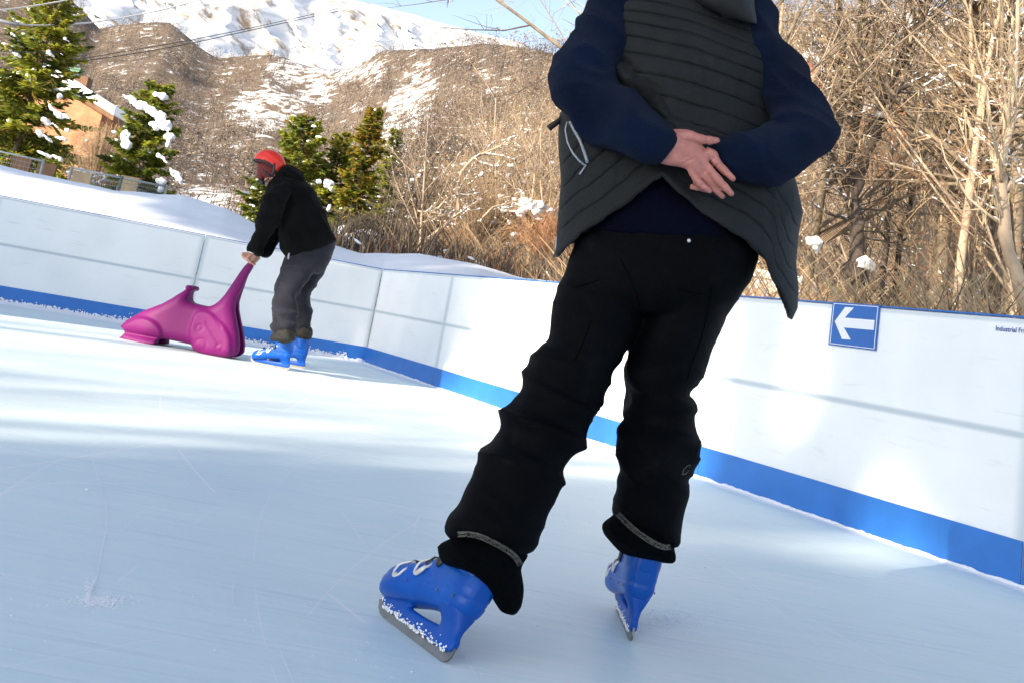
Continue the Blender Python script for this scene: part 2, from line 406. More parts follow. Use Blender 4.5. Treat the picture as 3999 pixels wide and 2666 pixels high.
def ground_z(x, y):
    a = x / y; zc = interp(crest, a); yw = wall_y(a)
    left = sstep(.12, -.02, a)
    z0 = .35 + .66 * left
    yc = max(YCREST, yw + 3)
    if y < yc:
        t = sstep(0, 1, (y - yw) / (yc - yw))
        z = z0 + (zc - z0) * t
    else:
        t = sstep(0, 1, (y - yc) / 5)
        z = zc + (min(zc, .75) - zc) * t
    lump = noise.noise(Vector((x * .55, y * .55, 0))) * .06 + noise.noise(Vector((x * 1.7, y * 1.7, 3))) * .022
    return z + lump * sstep(.05, 1.0, y - yw)
# hill behind
def yr(a): return interp([(-1.6, 90), (-.42, 80), (-.15, 48), (0, 34), (.12, 25), (1.6, 24)], a)
def yf(a): return interp([(-1.6, 480), (-.42, 460), (-.2, 420), (-.05, 300), (.05, 240), (.25, 170), (1.6, 160)], a)
hillcrest = [(col_of(big(*q)), el_of(big(*q))) for q in
    [(-900, -130), (-300, -60), (0, -40), (150, -5), (185, 20), (228, 68), (300, 54), (390, 54), (432, 84), (470, 118), (500, 136), (560, 130), (640, 126), (700, 150), (770, 165),
     (820, 152), (880, 116), (1000, 112), (1100, 102), (1200, 106), (1270, 122), (1500, 95), (1740, 92), (1900, 70), (2020, 52), (2352, 66), (2800, 100)]]
def hill_pt(a, t):
    y0, y1 = yr(a), yf(a); y = y0 + (y1 - y0) * t
    e0 = (ground_z(a * y0, y0) - CH - .15) / y0; e1 = interp(hillcrest, a)
    z = CH + y * (e0 + (e1 - e0) * t ** .8)
    z += (noise.noise(Vector((a * y * .035, y * .035, 1))) * 5 + noise.noise(Vector((a * y * .12, y * .12, 5))) * 1.3) * sstep(0, .25, t) * (1 - sstep(.85, 1, t) * .85) * (y / 300)
    return Vector((a * y, y, z))
def grid_mesh(name, rows, mat, smooth=True):
    nr, nc = len(rows), len(rows[0]); v = [p for r in rows for p in r]
    f = [(i * nc + j, i * nc + j + 1, (i + 1) * nc + j + 1, (i + 1) * nc + j) for i in range(nr - 1) for j in range(nc - 1)]
    me = bpy.data.meshes.new(name); me.from_pydata(v, [], f); me.update()
    return link(name, me, mat, None, smooth)

# ---- base ground, ice
mb = MB(); mb.add([(-900, -900, -.3), (900, -900, -.3), (900, 1600, -.3), (-900, 1600, -.3)], [(0, 1, 2, 3)])
tag(mb.build('ground', M['snow']), kind='structure')
RC = [WC + EL * 14, WC, WC + ER * 17, Vector((-6, -12, 0))]
mb = MB(); mb.add([RC[0] + NL * .01, RC[1] + (NL + NR) * .01, RC[2] + NR * .01, Vector((3, -16, 0)), Vector((-16, -12, 0))], [(4, 3, 2, 1, 0)])
ice = tag(mb.build('ice', M['ice'], smooth=False), kind='structure')

# ---- snowy bank around the rink
aa = np.concatenate([np.linspace(-1.6, -.5, 30), np.linspace(-.49, .16, 210), np.linspace(.17, 1.7, 60)])
rows = []
for k in range(64):
    s = (k / 63) ** 1.7
    r = []
    for a in aa:
        yw = wall_y(a) + .045 / max(.25, abs(math.cos(math.atan(a)))); y = yw + s * (yr(a) + 2 - yw) if k else yw
        x = a * y; z = ground_z(x, y)
        r.append((x, y, z if k else z - .02))
    rows.append(r)
bank = tag(grid_mesh('snow_field', rows, M['snow']), kind='structure')
# soft drift that hangs over the top edge at the far corner
def proj(p):
    d = p - CAMPOS; z = d.dot(CF); return ((1999.5 + FPX * d.dot(CRI) / z) / 1.70026, (1333 + SHY - FPX * d.dot(CUP) / z) / 1.70026)
CLEAR = [(610, 258, 74, 46), (930, 262, 34, 64), (690, 165, 66, 26), (800, 165, 80, 20), (965, 215, 26, 60), (2080, 120, 66, 50), (2190, 110, 66, 60), (2290, 120, 56, 34), (2010, 200, 40, 40), (470, 480, 80, 46), (900, 330, 26, 44), (720, 215, 40, 22)]
def clearing(p):
    """above 1 inside the open snowy glades of the hillside"""
    q = proj(p); return max(2 - (((q[0] - c[0]) / c[2]) ** 2 + ((q[1] - c[1]) / c[3]) ** 2) for c in CLEAR)
# ---- wooded hill
aa2 = np.linspace(-.95, .95, 260); rows = [[hill_pt(a, t) for a in aa2] for t in np.linspace(0, 1, 60) ** 1.3]
rows.append([Vector((a * yf(a) * 1.2, yf(a) * 1.2, hill_pt(a, 1).z * .8)) for a in aa2])
hill = tag(grid_mesh('hill', rows, M['hill_ground']), kind='structure')
at_ = hill.data.attributes.new('glade', 'FLOAT', 'POINT'); at_.data.foreach_set('value', [min(1.0, max(0.0, clearing(v.co))) for v in hill.data.vertices])
_t = M['hill_ground'].node_tree; _mr = [n for n in _t.nodes if n.type == 'MAP_RANGE'][0]; _src = _mr.inputs[0].links[0].from_socket
_at = N(_t, 'ShaderNodeAttribute', attribute_name='glade'); _ml = N(_t, 'ShaderNodeMath', operation='MULTIPLY_ADD', inp={1: .10})
_t.links.new(_at.outputs['Fac'], _ml.inputs[0]); _t.links.new(_src, _ml.inputs[2]); _t.links.new(_ml.outputs[0], _mr.inputs[0])
# ---- mountain
sky_l = [(col_of(big(*q)), el_of(big(*q))) for q in
    [(-1200, -560), (-500, -460), (0, -330), (400, -190), (700, -62), (780, -16), (825, 4), (868, 12), (900, 22), (960, 36), (1000, 50), (1050, 62), (1110, 78), (1160, 90), (1200, 98), (1240, 128), (1270, 140),
     (1500, 170), (1700, 90), (1760, 70), (1900, 52), (2000, 28), (2060, 22), (2200, 36), (2352, 46), (2900, 90)]]
def mount_pt(a, t):
    y = 800 + 800 * t
    el = .02 + (interp(sky_l, a) - .02) * t ** .75
    p = Vector((a * 17 + t * 1.2, t * 2.6, 0)); rd = 0; am = .55; f_ = 1.0
    for o_ in range(5):
        rd += am * (1 - abs(noise.noise(p * f_ + Vector((o_ * 7.3, 0, o_)))) * 1.8); am *= .48; f_ *= 2.1
    k = (1 - sstep(.93, 1, t) * .9)
    return Vector((a * y, y - rd * 210 * k, CH + el * (y - rd * 210 * k) + (rd - .6) * 14 * k))
aa3 = np.linspace(-.8, .8, 420); rows = [[mount_pt(a, t) for a in aa3] for t in np.linspace(0, 1, 110)]
rows.append([Vector((a * 1900, 1900, mount_pt(a, 1).z * .7)) for a in aa3])
tag(grid_mesh('mountain', rows, M['mountain_snow']), kind='structure')

# ---- rink boards
def uvset(me, M_, fn):
    uv = me.uv_layers.new(name='UVMap')
    for lp in me.loops:
        uv.data[lp.index].uv = fn(me.vertices[lp.vertex_index].co)
_b = MB(); _b.ball((0, 0, 0), (.0095, .005, .0095), seg=8, rings=5); SCREW = _b.mesh('screw'); SCREW.materials.append(M['screw']); SCREW.polygons.foreach_set('use_smooth', [True] * len(SCREW.polygons))
def screw_at(p, R3, parent, s_=1.0):
    o = bpy.data.objects.new('screw', SCREW); COL.objects.link(o); o.parent = parent
    o.matrix_parent_inverse = Matrix.Translation(-Vector(parent.matrix_world.translation))
    mm = R3.to_3x3().to_4x4() @ Matrix.Scale(s_, 4); mm.translation = p; o.matrix_local = mm
def panel(o3, e, n, L, label, screws_x):
    root = empty('rink_board', o3 + e * (L / 2))
    tag(root, label, 'rink board', 'white boards round the ice rink')
    R3 = Matrix((e, n, Vector((0, 0, 1)))).transposed().to_4x4(); R3.translation = o3
    flip = R3.to_3x3().determinant() < 0
    def fin(mb, name, mat, uvs=False, smooth=False):
        me = mb.mesh(name)
        if uvs: uvset(me, None, lambda c: (c.x * 2.1 / L, c.z / WH))
        me.transform(R3)
        if flip: me.flip_normals()
        o = link(name, me, mat, root, smooth)
        bv = o.modifiers.new('b', 'BEVEL'); bv.width = .0025; bv.segments = 1; bv.limit_method = 'ANGLE'
        return o
    g = .0025
    b = MB(); b.box((L / 2, .011, (WH - .012) / 2), (L - 2 * g, .022, WH - .012)); fin(b, 'sheet', M['white_panel'], True)
    b = MB(); b.box((L / 2, -.0045, .084), (L - 2 * g - .001, .009, .176)); fin(b, 'kick_strip', M['blue_plastic'])
    b = MB(); b.box((L / 2, .012, WH - .004), (L - 2 * g - .002, .026, .0075)); fin(b, 'top_cap', M['blue_plastic'])
    b = MB()                                                         # frame behind the sheet
    for x in (.03, L / 2, L - .03): b.box((x, .046, .5), (.04, .045, 1.0))
    b.box((L / 2, .046, .607), (L - .1, .04, .03)); b.box((L / 2, .047, .2), (L - .1, .04, .03))
    fin(b, 'frame', M['steel'])
    for x in screws_x:
        for z, y in ((1.030, 0), (.146, -.009)): screw_at(R3 @ Vector((x, y, z)), R3, root)
    for x in (.022, L - .022):
        for z in (.35, .607, .82): screw_at(R3 @ Vector((x, 0, z)), R3, root, .9)
    return root
scr = [.04] + [.05 + .25 * i for i in range(1, 8)] + [2.06]
panel(WC, EL, NL, 2.0, 'shaded white rink board with blue kick strip directly behind the skater in the red helmet', [.04] + [.24 * i + .05 for i in range(1, 8)] + [1.96])
panel(WC + EL * 2.0, EL, NL, 2.1, 'shaded white rink board with blue kick strip behind the purple skating aid', [.02] + [.02 + .25 * i for i in range(1, 9)])
panel(WC + EL * 4.1, EL, NL, 2.1, 'white rink board cut off at the left edge, its base dusted with snow', scr)
RL = ['white rink board right of the inner corner, streaked with thin shadows and slivers of sun', 'brightly sunlit white rink board to the left of the big skater legs',
      'white sunlit rink board seen between and behind the big skater legs', 'white rink board with tree shadows carrying the blue arrow sign']
for k in range(4):
    L = 2.1 if k < 3 else 2.14
    panel(WC + ER * (2.1 * k), ER, NR, L, RL[k], [.035 + .235 * i for i in range(9)] if k < 3 else [.035 + .238 * i for i in range(3 + 1)] + [.035 + .238 * i for i in range(6, 9)] )
for k in range(4, 7):
    panel(WC + ER * (2.1 * k + .04), ER, NR, 2.1, 'white rink board beyond the right edge of the picture, nearest the camera' if k == 4 else 'white rink board outside the picture on the right', scr)

def wall_pt(e, n, t, z, off=0): return WC + e * t - n * off + Vector((0, 0, z))
# ---- arrow sign: taken from its four corners on the board
def on_right_wall(p, off=0):
    r = ray(*p); q = WC - NR * off
    s = (q - CAMPOS).dot(NR) / r.dot(NR); h = CAMPOS + r * s
    return (h - WC).dot(ER), h.z
st = [on_right_wall(p) for p in [(3258, 1180), (3443, 1194), (3423, 1371), (3238, 1345)]]
sx0 = (st[0][0] + st[3][0]) / 2; sx1 = (st[1][0] + st[2][0]) / 2; sz1 = (st[0][1] + st[1][1]) / 2; sz0 = (st[2][1] + st[3][1]) / 2
WF = Matrix((ER, NR, Vector((0, 0, 1)))).transposed().to_4x4(); WF.translation = WC
def wobj(mb, name, mat, parent, smooth=False):
    me = mb.mesh(name); me.transform(WF)
    if WF.to_3x3().determinant() < 0: me.flip_normals()
    return link(name, me, mat, parent, smooth)
sg = empty('arrow_sign', WF @ Vector(((sx0 + sx1) / 2, 0, sz0)))
tag(sg, 'small square blue sign with a white arrow pointing left on the right boards', 'sign')
b = MB(); b.box(((sx0 + sx1) / 2, -.006, (sz0 + sz1) / 2), (sx1 - sx0, .004, sz1 - sz0)); o = wobj(b, 'plate', M['blue_sign'], sg)
sw, sh = sx1 - sx0, sz1 - sz0
def sp(u, v, y=-.0085): return Vector((sx0 + u * sw, y, sz0 + v * sh))
b = MB(); arrow = [(.09, .55), (.285, .90), (.47, .90), (.30, .655), (.92, .66), (.92, .44), (.30, .43), (.47, .175), (.285, .165)]
b.add([sp(*q) for q in arrow] + [sp(q[0], q[1], -.0070) for q in arrow], [(0, 1, 2, 3), (0, 3, 4, 5, 6), (0, 6, 7, 8)] + [(i, i + 9, (i + 1) % 9 + 9, (i + 1) % 9) for i in range(9)])
wobj(b, 'arrow', M['sign_white'], sg)
b = MB()
for (u0, v0, u1, v1) in ((.03, .955, .97, .97), (.03, .03, .97, .045), (.03, .045, .042, .955), (.958, .045, .97, .955)):
    b.box(sp((u0 + u1) / 2, (v0 + v1) / 2, -.0084), ((u1 - u0) * sw, .0012, (v1 - v0) * sh))
wobj(b, 'border_line', M['sign_white'], sg)
for u in (.07, .93): screw_at(WF @ sp(u, .92), WF, sg, .75)
# printed lettering on the board, cut by the edge of the picture
tx = bpy.data.curves.new('lettering', 'FONT'); tx.body = 'Industrial Frigo'; tx.size = .029; tx.space_character = .98; tx.offset = .0006
to = bpy.data.objects.new('lettering_tmp', tx); COL.objects.link(to)
dg = bpy.context.evaluated_depsgraph_get(); me = bpy.data.meshes.new_from_object(to.evaluated_get(dg)); bpy.data.objects.remove(to)
l0 = on_right_wall((3888, 1291))
me.transform(WF @ Matrix.Translation((l0[0], -.002, l0[1])) @ Matrix.Rotation(math.pi / 2, 4, 'X'))
M['print_blue'] = simple('print_blue', (.05, .09, .30), .5, .1, 20)
lb = link('sticker_lettering', me, M['print_blue'], None, False); tag(lb, 'small blue printed lettering on the white board at the right edge', 'lettering')

# ---- shaved snow along the foot of the boards
def shaved(e, n, t0, t1, hh, seed, step=.018):
    r_ = random.Random(seed); rows = []
    T = np.arange(t0, t1, step)
    for t in T:
        k = noise.noise(Vector((t * 1.1, seed, 0))) * .5 + .5; k2_ = noise.noise(Vector((t * 9, seed, 4))) * .5 + .5; k3 = noise.noise(Vector((t * 31, seed, 2))) * .5 + .5
        h = hh * (.25 + .75 * k * k2_ * 1.4) * (.6 + .8 * k3); d = (.03 + .09 * k + .05 * k2_) * (1 if hh > .04 else .5)
        prof = [(-.004, h), (.012 + .01 * k3, h * (.8 + .3 * r_.random())), (.3 * d, h * .55 * (.7 + .5 * r_.random())), (.65 * d, h * .28), (d, h * .1), (d + .06, -.003)]
        rows.append([wall_pt(e, n, t + (r_.random() - .5) * step * .6, z, .009 + o_) for o_, z in prof])
    v = [p for r in rows for p in r]; nc = 6
    f = [(i * nc + j, i * nc + j + 1, (i + 1) * nc + j + 1, (i + 1) * nc + j) for i in range(len(rows) - 1) for j in range(nc - 1)]
    mb = MB(); mb.add(v, f); return mb
m1 = shaved(EL, NL, 0.0, 6.0, .06, 1); m2 = shaved(ER, NR, .0, 14, .024, 2)
m1.add(m2.v, m2.f)
# crumbs thrown up against the strip on the left
r_ = random.Random(5)
for i in range(2600):
    t = r_.uniform(0.2, 5.5); z = abs(r_.gauss(0, .042)) * (.4 + 1.2 * abs(noise.noise(Vector((t * 2.2, 0, 3))))) + .01
    q = wall_pt(EL, NL, t, z, .013); s_ = r_.uniform(.003, .011)
    m1.ball(q, (s_ * 1.5, s_ * .5, s_), Matrix.Rotation(r_.random() * 3, 3, 'Y'), seg=5, rings=3)
sh_o = m1.build('shaved_snow', M['snow_clump']); tag(sh_o, kind='stuff')
# ---- skate marks, patches of loose snow on the ice
mk = MB()
def mark(pts, w0, z=.003, seed=0):
    g = [G(big(*p)) for p in pts]; n_ = 40; L = []
    for i in range(n_ + 1):
        s = i / n_ * (len(g) - 1); k = min(int(s), len(g) - 2); f_ = s - k
        a, b, c, d = g[max(k - 1, 0)], g[k], g[k + 1], g[min(k + 2, len(g) - 1)]
        L.append(.5 * (2 * b + (c - a) * f_ + (2 * a - 5 * b + 4 * c - d) * f_ ** 2 + (3 * b - a - 3 * c + d) * f_ ** 3))
    for i in range(n_):
        t = (L[i + 1] - L[i]).normalized(); s_ = Vector((-t.y, t.x, 0)); 
        wa = w0 * (.35 + .9 * abs(noise.noise(Vector((i * .7, seed, 0))))) * math.sin(math.pi * (i + .5) / n_) ** .4
        mk.add([L[i] + s_ * wa + Vector((0, 0, z)), L[i] - s_ * wa + Vector((0, 0, z)), L[i + 1] - s_ * wa + Vector((0, 0, z)), L[i + 1] + s_ * wa + Vector((0, 0, z))], [(0, 1, 2, 3)])
mark([(210, 1050), (228, 1110), (243, 1165), (243, 1215), (232, 1270), (222, 1330)], .0032, seed=1)
mark([(222, 1325), (208, 1355), (204, 1385)], .005, seed=2)
mark([(765, 1150), (800, 1198), (835, 1250)], .0030, seed=3)
mark([(690, 1060), (730, 1105), (765, 1150)], .0014, seed=4)
mark([(945, 1245), (955, 1200), (968, 1180)], .0020, seed=5)
mark([(537, 1335), (533, 1370), (540, 1405)], .003, seed=6)
mark([(640, 1490), (668, 1560), (690, 1620)], .0026, seed=7)
mark([(1005, 1435), (1060, 1500), (1100, 1570)], .0016, seed=8)
mark([(1780, 1485), (1850, 1520), (1930, 1555)], .0024, seed=9)
mark([(1295, 1145), (1305, 1185), (1300, 1215)], .0018, seed=10)
mark([(270, 1230), (310, 1190), (345, 1165)], .001, seed=11)
r_ = random.Random(11)
def crumbs(px, py, sx_, sy_, n, s0):
    for i in range(n):
        q = G(big(px + r_.gauss(0, sx_), py + r_.gauss(0, sy_))); s_ = s0 * r_.uniform(.4, 1.3)
        mk.ball(q + Vector((0, 0, .001)), (s_ * 1.4, s_, s_ * .5), seg=5, rings=3)
crumbs(232, 1380, 26, 6, 900, .0013); crumbs(206, 1368, 5, 14, 400, .0013)
crumbs(1560, 1425, 40, 12, 500, .0014); crumbs(197, 1126, 2, 2, 1, .009)
for i in range(140): crumbs(r_.uniform(0, 2352), r_.uniform(1050, 1560), 8, 3, 1, .0018)
tag(mk.build('snow_crumbs', M['snow_clump']), kind='stuff')

# ================================================================== TREES
def surf_z(x, y):
    a = x / y
    if y < yr(a): return ground_z(x, y)
    return hill_pt(a, min(1, (y - yr(a)) / (yf(a) - yr(a)))).z
def at_px(px, py, Y, sink=.05):
    x = col_of(big(px, py)) * Y
    return Vector((x, Y, surf_z(x, Y) - sink))

def rdir(r_, d, ang):
    ax = d.orthogonal().normalized(); ax.rotate(Matrix.Rotation(r_.uniform(0, 6.283), 3, d))
    q = d.copy(); q.rotate(Matrix.Rotation(ang, 3, ax)); return q.normalized()
class Bare:
    def __init__(s, seed): s.r = random.Random(seed); s.w = MB(); s.t = MB(); s.s = MB(); s.l = MB()
    def branch(s, p, d, ln, rad, lev, maxlev, kids=(10, 6, 5, 4), up=.12, snow=.35, wob=.16, lich=.3):
        r = s.r; nseg = 7 if lev == 0 else (5 if lev == 1 else 3); pts = [p]; dd = d.copy()
        for i in range(nseg):
            dd = rdir(r, dd, abs(r.gauss(0, wob * (1 if lev else .5))))
            dd = (dd + Vector((0, 0, up * (1 if lev < 2 else .3)))).normalized()
            pts.append(pts[-1] + dd * ln / nseg)
        rr = [rad * (1 - .78 * i / nseg) for i in range(nseg + 1)]
        if lev <= 1: s.w.tube(pts, rr, 7 if lev == 0 else 5)
        elif lev == 2: s.w.tube(pts, rr, 3, cap=False)
        else: s.t.tube(pts, rr, 3, cap=False)
        # snow lying on the upper side
        if lev in (1, 2):
            for i in range(nseg):
                seg = pts[i + 1] - pts[i]; sl = seg.length
                if abs(seg.normalized().z) > .75: continue
                for k_ in range(4):
                    if r.random() > snow * (.9 if lev == 1 else .3): continue
                    f0 = r.random() * .8; ln_ = r.uniform(.02, .08); q = r.uniform(.005, .012) * (1.3 if lev == 1 else .9)
                    up_ = Vector((0, 0, 1)) * (rr[i] * .75)
                    a_ = pts[i] + seg * f0 + up_; b_ = a_ + seg.normalized() * ln_
                    m_ = (a_ + b_) / 2 + Vector((r.gauss(0, q * .3), r.gauss(0, q * .3), q * .4))
                    s.s.tube([a_, a_.lerp(m_, .5), m_, b_.lerp(m_, .5), b_], [q * .3, q * r.uniform(.6, 1), q * r.uniform(.8, 1.2), q * r.uniform(.5, 1), q * .3], 5)
        if lich and lev <= 2:
            for i in range(1, nseg + 1):
                if r.random() < lich * (1.2, .7, .12)[lev]:
                    for k in range(3):
                        c = pts[i] + Vector((r.gauss(0, rr[i]), r.gauss(0, rr[i]), 0)); l_ = r.uniform(.04, .16); w_ = r.uniform(.003, .011)
                        a_ = r.uniform(0, 3.14); sx_ = Vector((math.cos(a_), math.sin(a_), 0)) * w_
                        s.l.add([c - sx_, c + sx_, c + sx_ * .3 + Vector((0, 0, -l_)), c - sx_ * .4 + Vector((0, 0, -l_ * .8))], [(0, 1, 2, 3)])
        if lev < maxlev:
            n = kids[lev]
            for i in range(n):
                t = r.uniform(.25 if lev == 0 else .15, 1); k = min(int(t * nseg), nseg - 1); f = t * nseg - k
                q = pts[k].lerp(pts[k + 1], f); bd = (pts[k + 1] - pts[k]).normalized()
                s.branch(q, rdir(r, bd, r.uniform(.5, 1.15)), ln * r.uniform(.32, .55) * (1.15 - .5 * t), max(rr[k] * r.uniform(.35, .6), .0035), lev + 1, maxlev, kids, up, snow, wob * 1.25, lich)
    def limb(s, pts, rads, kids, ln, snow=.3, maxlev=3, lich=.25):
        pts = [Vector(p) for p in pts]; P_ = []; R_ = []
        for i in range(len(pts) - 1):
            for j in range(4):
                f = j / 4; P_.append(pts[i].lerp(pts[i + 1], f) + Vector((s.r.gauss(0, 1), s.r.gauss(0, 1), s.r.gauss(0, 1))) * rads[i] * .16); R_.append((rads[i] * (1 - f) + rads[i + 1] * f) * s.r.uniform(.92, 1.1))
        P_.append(pts[-1]); R_.append(rads[-1]); s.w.tube(P_, R_, 9)
        for i in range(kids):
            t = s.r.uniform(.2, 1) * (len(P_) - 1); k = min(int(t), len(P_) - 2); bd = (P_[k + 1] - P_[k]).normalized()
            s.branch(P_[k].lerp(P_[k + 1], t - k), rdir(s.r, bd, s.r.uniform(.6, 1.2)), ln * s.r.uniform(.5, 1.1), R_[k] * s.r.uniform(.25, .5), 1, maxlev, (10, 6, 5, 4), .1, snow, .2, lich)
    def make(s, name, mats, loc=(0, 0, 0)):
        root = empty(name, loc)
        s.w.build('trunk', mats[0], root)
        if s.t.v: s.t.build('crown', mats[1], root)
        if s.s.v: s.s.build('branch_snow', M['snow_clump'], root)
        if s.l.v: s.l.build('lichen', M['lichen'], root, False)
        return root
def copy_tree(o, loc, rz, sc):
    c = o.copy(); COL.objects.link(c); c.location = loc; c.rotation_euler = (0, 0, rz); c.scale = (sc, sc, sc)
    for ch in list(o.children):
        d = ch.copy(); COL.objects.link(d); d.parent = c
    return c

# ---- conifers
def conifer(root_loc, H, R, seed, name, label, group=None, dens=1.0, snow=.3, rust=.12, droop=.35, shape=.9, start=.06, mats=None):
    r = random.Random(seed); wd = MB(); lf = MB(); sn = MB()
    wd.tube([(0, 0, 0), (r.gauss(0, .02), 0, H * .5), (0, 0, H * .98)], [H * .017, H * .011, .006], 7)
    nb = int(78 * dens * max(1, H / 3))
    for i in range(nb):
        h = H * (start + (1 - start) * (i + r.random()) / nb) ; t = h / H
        L = R * ((1 - t) ** shape) * r.uniform(.55, 1.12) + .06; an = i * 2.4 + r.gauss(0, .5)
        d = Vector((math.cos(an), math.sin(an), 0)); el0 = .45 * t + .12 - droop * (1 - t) + r.gauss(0, .12)
        pts = [Vector((0, 0, h))]; ns = 5
        for k in range(ns):
            e = el0 - droop * .35 * k / ns + (.25 if k > 3 else 0)
            pts.append(pts[-1] + (d * math.cos(e) + Vector((0, 0, math.sin(e)))) * L / ns)
        wd.tube(pts, [.012 * (1 + L * .3) * (1 - .8 * k / ns) for k in range(ns + 1)], 3, cap=False)
        side = Vector((-d.y, d.x, 0)); nsp = int((24 + 62 * L) * dens)
        mi0 = 0 if r.random() < .38 else (1 if r.random() < .6 else 2)
        for q in range(nsp):
            s_ = r.random() ** .7; k = min(int(s_ * ns), ns - 1); c = pts[k].lerp(pts[k + 1], s_ * ns - k)
            sg_ = r.choice((-1, 1)); ang = r.uniform(.35, 1.1); ll = (.12 + .34 * L * (1.05 - s_)) * r.uniform(.5, 1.1)
            dv = (d * math.cos(ang) + side * sg_ * math.sin(ang) + Vector((0, 0, r.gauss(-.12, .22)))).normalized()
            wv = dv.cross(Vector((r.gauss(0, .6), r.gauss(0, .6), 1))).normalized() * r.uniform(.018, .044)
            mi = mi0 if r.random() < .7 else r.choice((0, 1, 2))
            if r.random() < rust * (.4 + t): mi = 3
            e_ = c + dv * ll; m_ = c.lerp(e_, .55)
            lf.add([c, m_ + wv, e_, m_ - wv], [(0, 1, 2, 3)], mi)
        if r.random() < snow:
            for q in range(r.randint(1, 3)):
                s_ = r.uniform(.35, .95); k = min(int(s_ * ns), ns - 1); c = pts[k].lerp(pts[k + 1], s_ * ns - k) + Vector((0, 0, .03))
                z = r.uniform(.03, .075) * (.6 + .5 * L); rot = d.to_track_quat('X', 'Z').to_matrix()
                sn.ball(c + side * r.gauss(0, .06), (z * r.uniform(1.0, 2.0), z * r.uniform(.6, 1.1), z * .5), rot, seg=7, rings=5)
    root = empty(name, root_loc); tag(root, label, 'tree', group)
    def off(mb): 
        mb.v = [tuple(Vector(v) + Vector(root_loc)) for v in mb.v]; return mb
    off(wd).build('trunk', M['bark'], root)
    off(lf).build('crown', [M['needle_a'], M['needle_b'], M['needle_c'], M['needle_o']], root, False)
    if sn.v:
        me = off(sn).mesh('snow'); displace(me, lambda p: noise.noise(p * 14) * .02)
        link('branch_snow', me, M['snow_clump'], root)
    return root
def snow_lumps(root, items, Y, k_=1.0):
    """larger cushions of snow on a tree: picture spot, size along and across"""
    mb = MB()
    for (p, rx, rz_, rot) in items:
        c = P(p, Y); px = Y / FPX
        Rm = Matrix.Rotation(rot, 3, 'Y')
        mb.ball(c, (rx * px * k_ * 1.0, .4 * (rx + rz_) * .6 * px + .02, rz_ * px * .66 * k_), Rm, seg=18, rings=12)
    me = fuse(mb, .018, 2); displace(me, lambda p: noise.noise(p * 5) * .055 + noise.noise(p * 13) * .035 + noise.noise(p * 30) * .012)
    return link('snow_cushion', me, M['snow_clump'], root)

cs = []
def con(bx, by, ax, ay, hw, Y, seed, name, label, **k):
    b = at_px(bx, by, Y); top = P(big(ax, ay), Y); H = max(1.2, top.z - b.z); R = hw * 1.22 * 1.70026 * Y / FPX
    return conifer(b, H, R, seed, name, label, **k)
t1 = con(20, 400, 105, -40, 178, 24, 1, 'spruce_tree', 'tall yellowish spruce at the left edge, snow on its right branches', dens=1.35, snow=.32, droop=.5, shape=.62, start=.02)
t2 = con(305, 440, 345, 196, 92, 20, 2, 'spruce_tree', 'small green spruce with thick snow cushions, beside the orange house', dens=1.5, snow=.08, rust=.06, shape=.45, start=.10)
snow_lumps(t2, [(c1(*q), a_, b_, r) for q, a_, b_, r in
    [((868, 668), 26, 16, .3), ((905, 690), 26, 24, .5), ((950, 715), 28, 18, .5), ((1010, 738), 30, 20, .4), ((1060, 775), 30, 22, .7), ((1095, 800), 24, 30, 1.0), ((1130, 860), 22, 38, 1.3), ((1150, 930), 18, 34, 1.5), ((1145, 985), 16, 22, 1.5),
     ((1090, 650), 34, 20, .1), ((860, 925), 22, 32, 1.5), ((865, 985), 20, 26, 1.5), ((1105, 1080), 30, 11, .55), ((1050, 860), 26, 16, .5), ((1180, 1180), 24, 20, .7), ((1215, 1215), 26, 20, .8), ((1095, 1230), 14, 34, 1.5), ((1090, 1290), 11, 24, 1.5), ((1000, 1020), 18, 9, .5)]], 19.55)
snow_lumps(t1, [(c1(*q), a_, b_, r) for q, a_, b_, r in
    [((60, 330), 46, 14, .55), ((120, 370), 24, 12, .6), ((455, 275), 20, 13, .5), ((350, 375), 30, 9, .5), ((420, 372), 14, 12, .4), ((410, 660), 20, 26, 1.1), ((350, 730), 24, 22, .7), ((400, 775), 40, 18, .5), ((455, 800), 30, 11, .4),
     ((320, 830), 36, 18, .5), ((380, 860), 30, 13, .5), ((265, 905), 30, 20, .6), ((330, 950), 40, 15, .5), ((420, 945), 36, 10, .1), ((300, 1050), 46, 14, .3), ((390, 1075), 36, 12, .3), ((190, 520), 20, 14, .6), ((210, 545), 18, 10, .4), ((90, 245), 22, 9, .4), ((455, 885), 12, 24, 1.3)]], 23.2, .66)
t3 = con(655, 505, 690, 268, 118, 22, 3, 'spruce_tree', 'bushy green spruce behind the red helmet', dens=1.5, snow=.12, shape=.55)
t4 = con(800, 545, 822, 245, 62, 20.5, 4, 'spruce_tree', 'slim spruce with rusty orange tips right of the black jacket', dens=1.5, snow=.1, rust=.32, shape=.6)
t5 = con(745, 525, 752, 300, 75, 23, 5, 'spruce_tree', 'dull green spruce between the bushy spruce and the slim rusty one', dens=1.3, snow=.15, shape=.55)
t6 = con(585, 500, 572, 395, 56, 21, 6, 'spruce_tree', 'low dark spruce with snow on its boughs at the left of the black jacket', dens=1.2, snow=.5, rust=.02, droop=.5)
t7 = con(862, 548, 868, 290, 58, 22, 7, 'spruce_tree', 'dark narrow spruce beside the bare leaning stems', dens=1.2, snow=.1, rust=.06)
snow_lumps(t3, [(k2(*q), a_, b_, r) for q, a_, b_, r in [((345, 730), 22, 26, .4), ((310, 720), 14, 18, .2), ((350, 790), 14, 16, .4), ((1215, 500), 18, 34, 1.2), ((1250, 560), 14, 20, 1.2), ((1215, 800), 14, 16, 1.3), ((1075, 465), 10, 12, 0)]], 21.3)

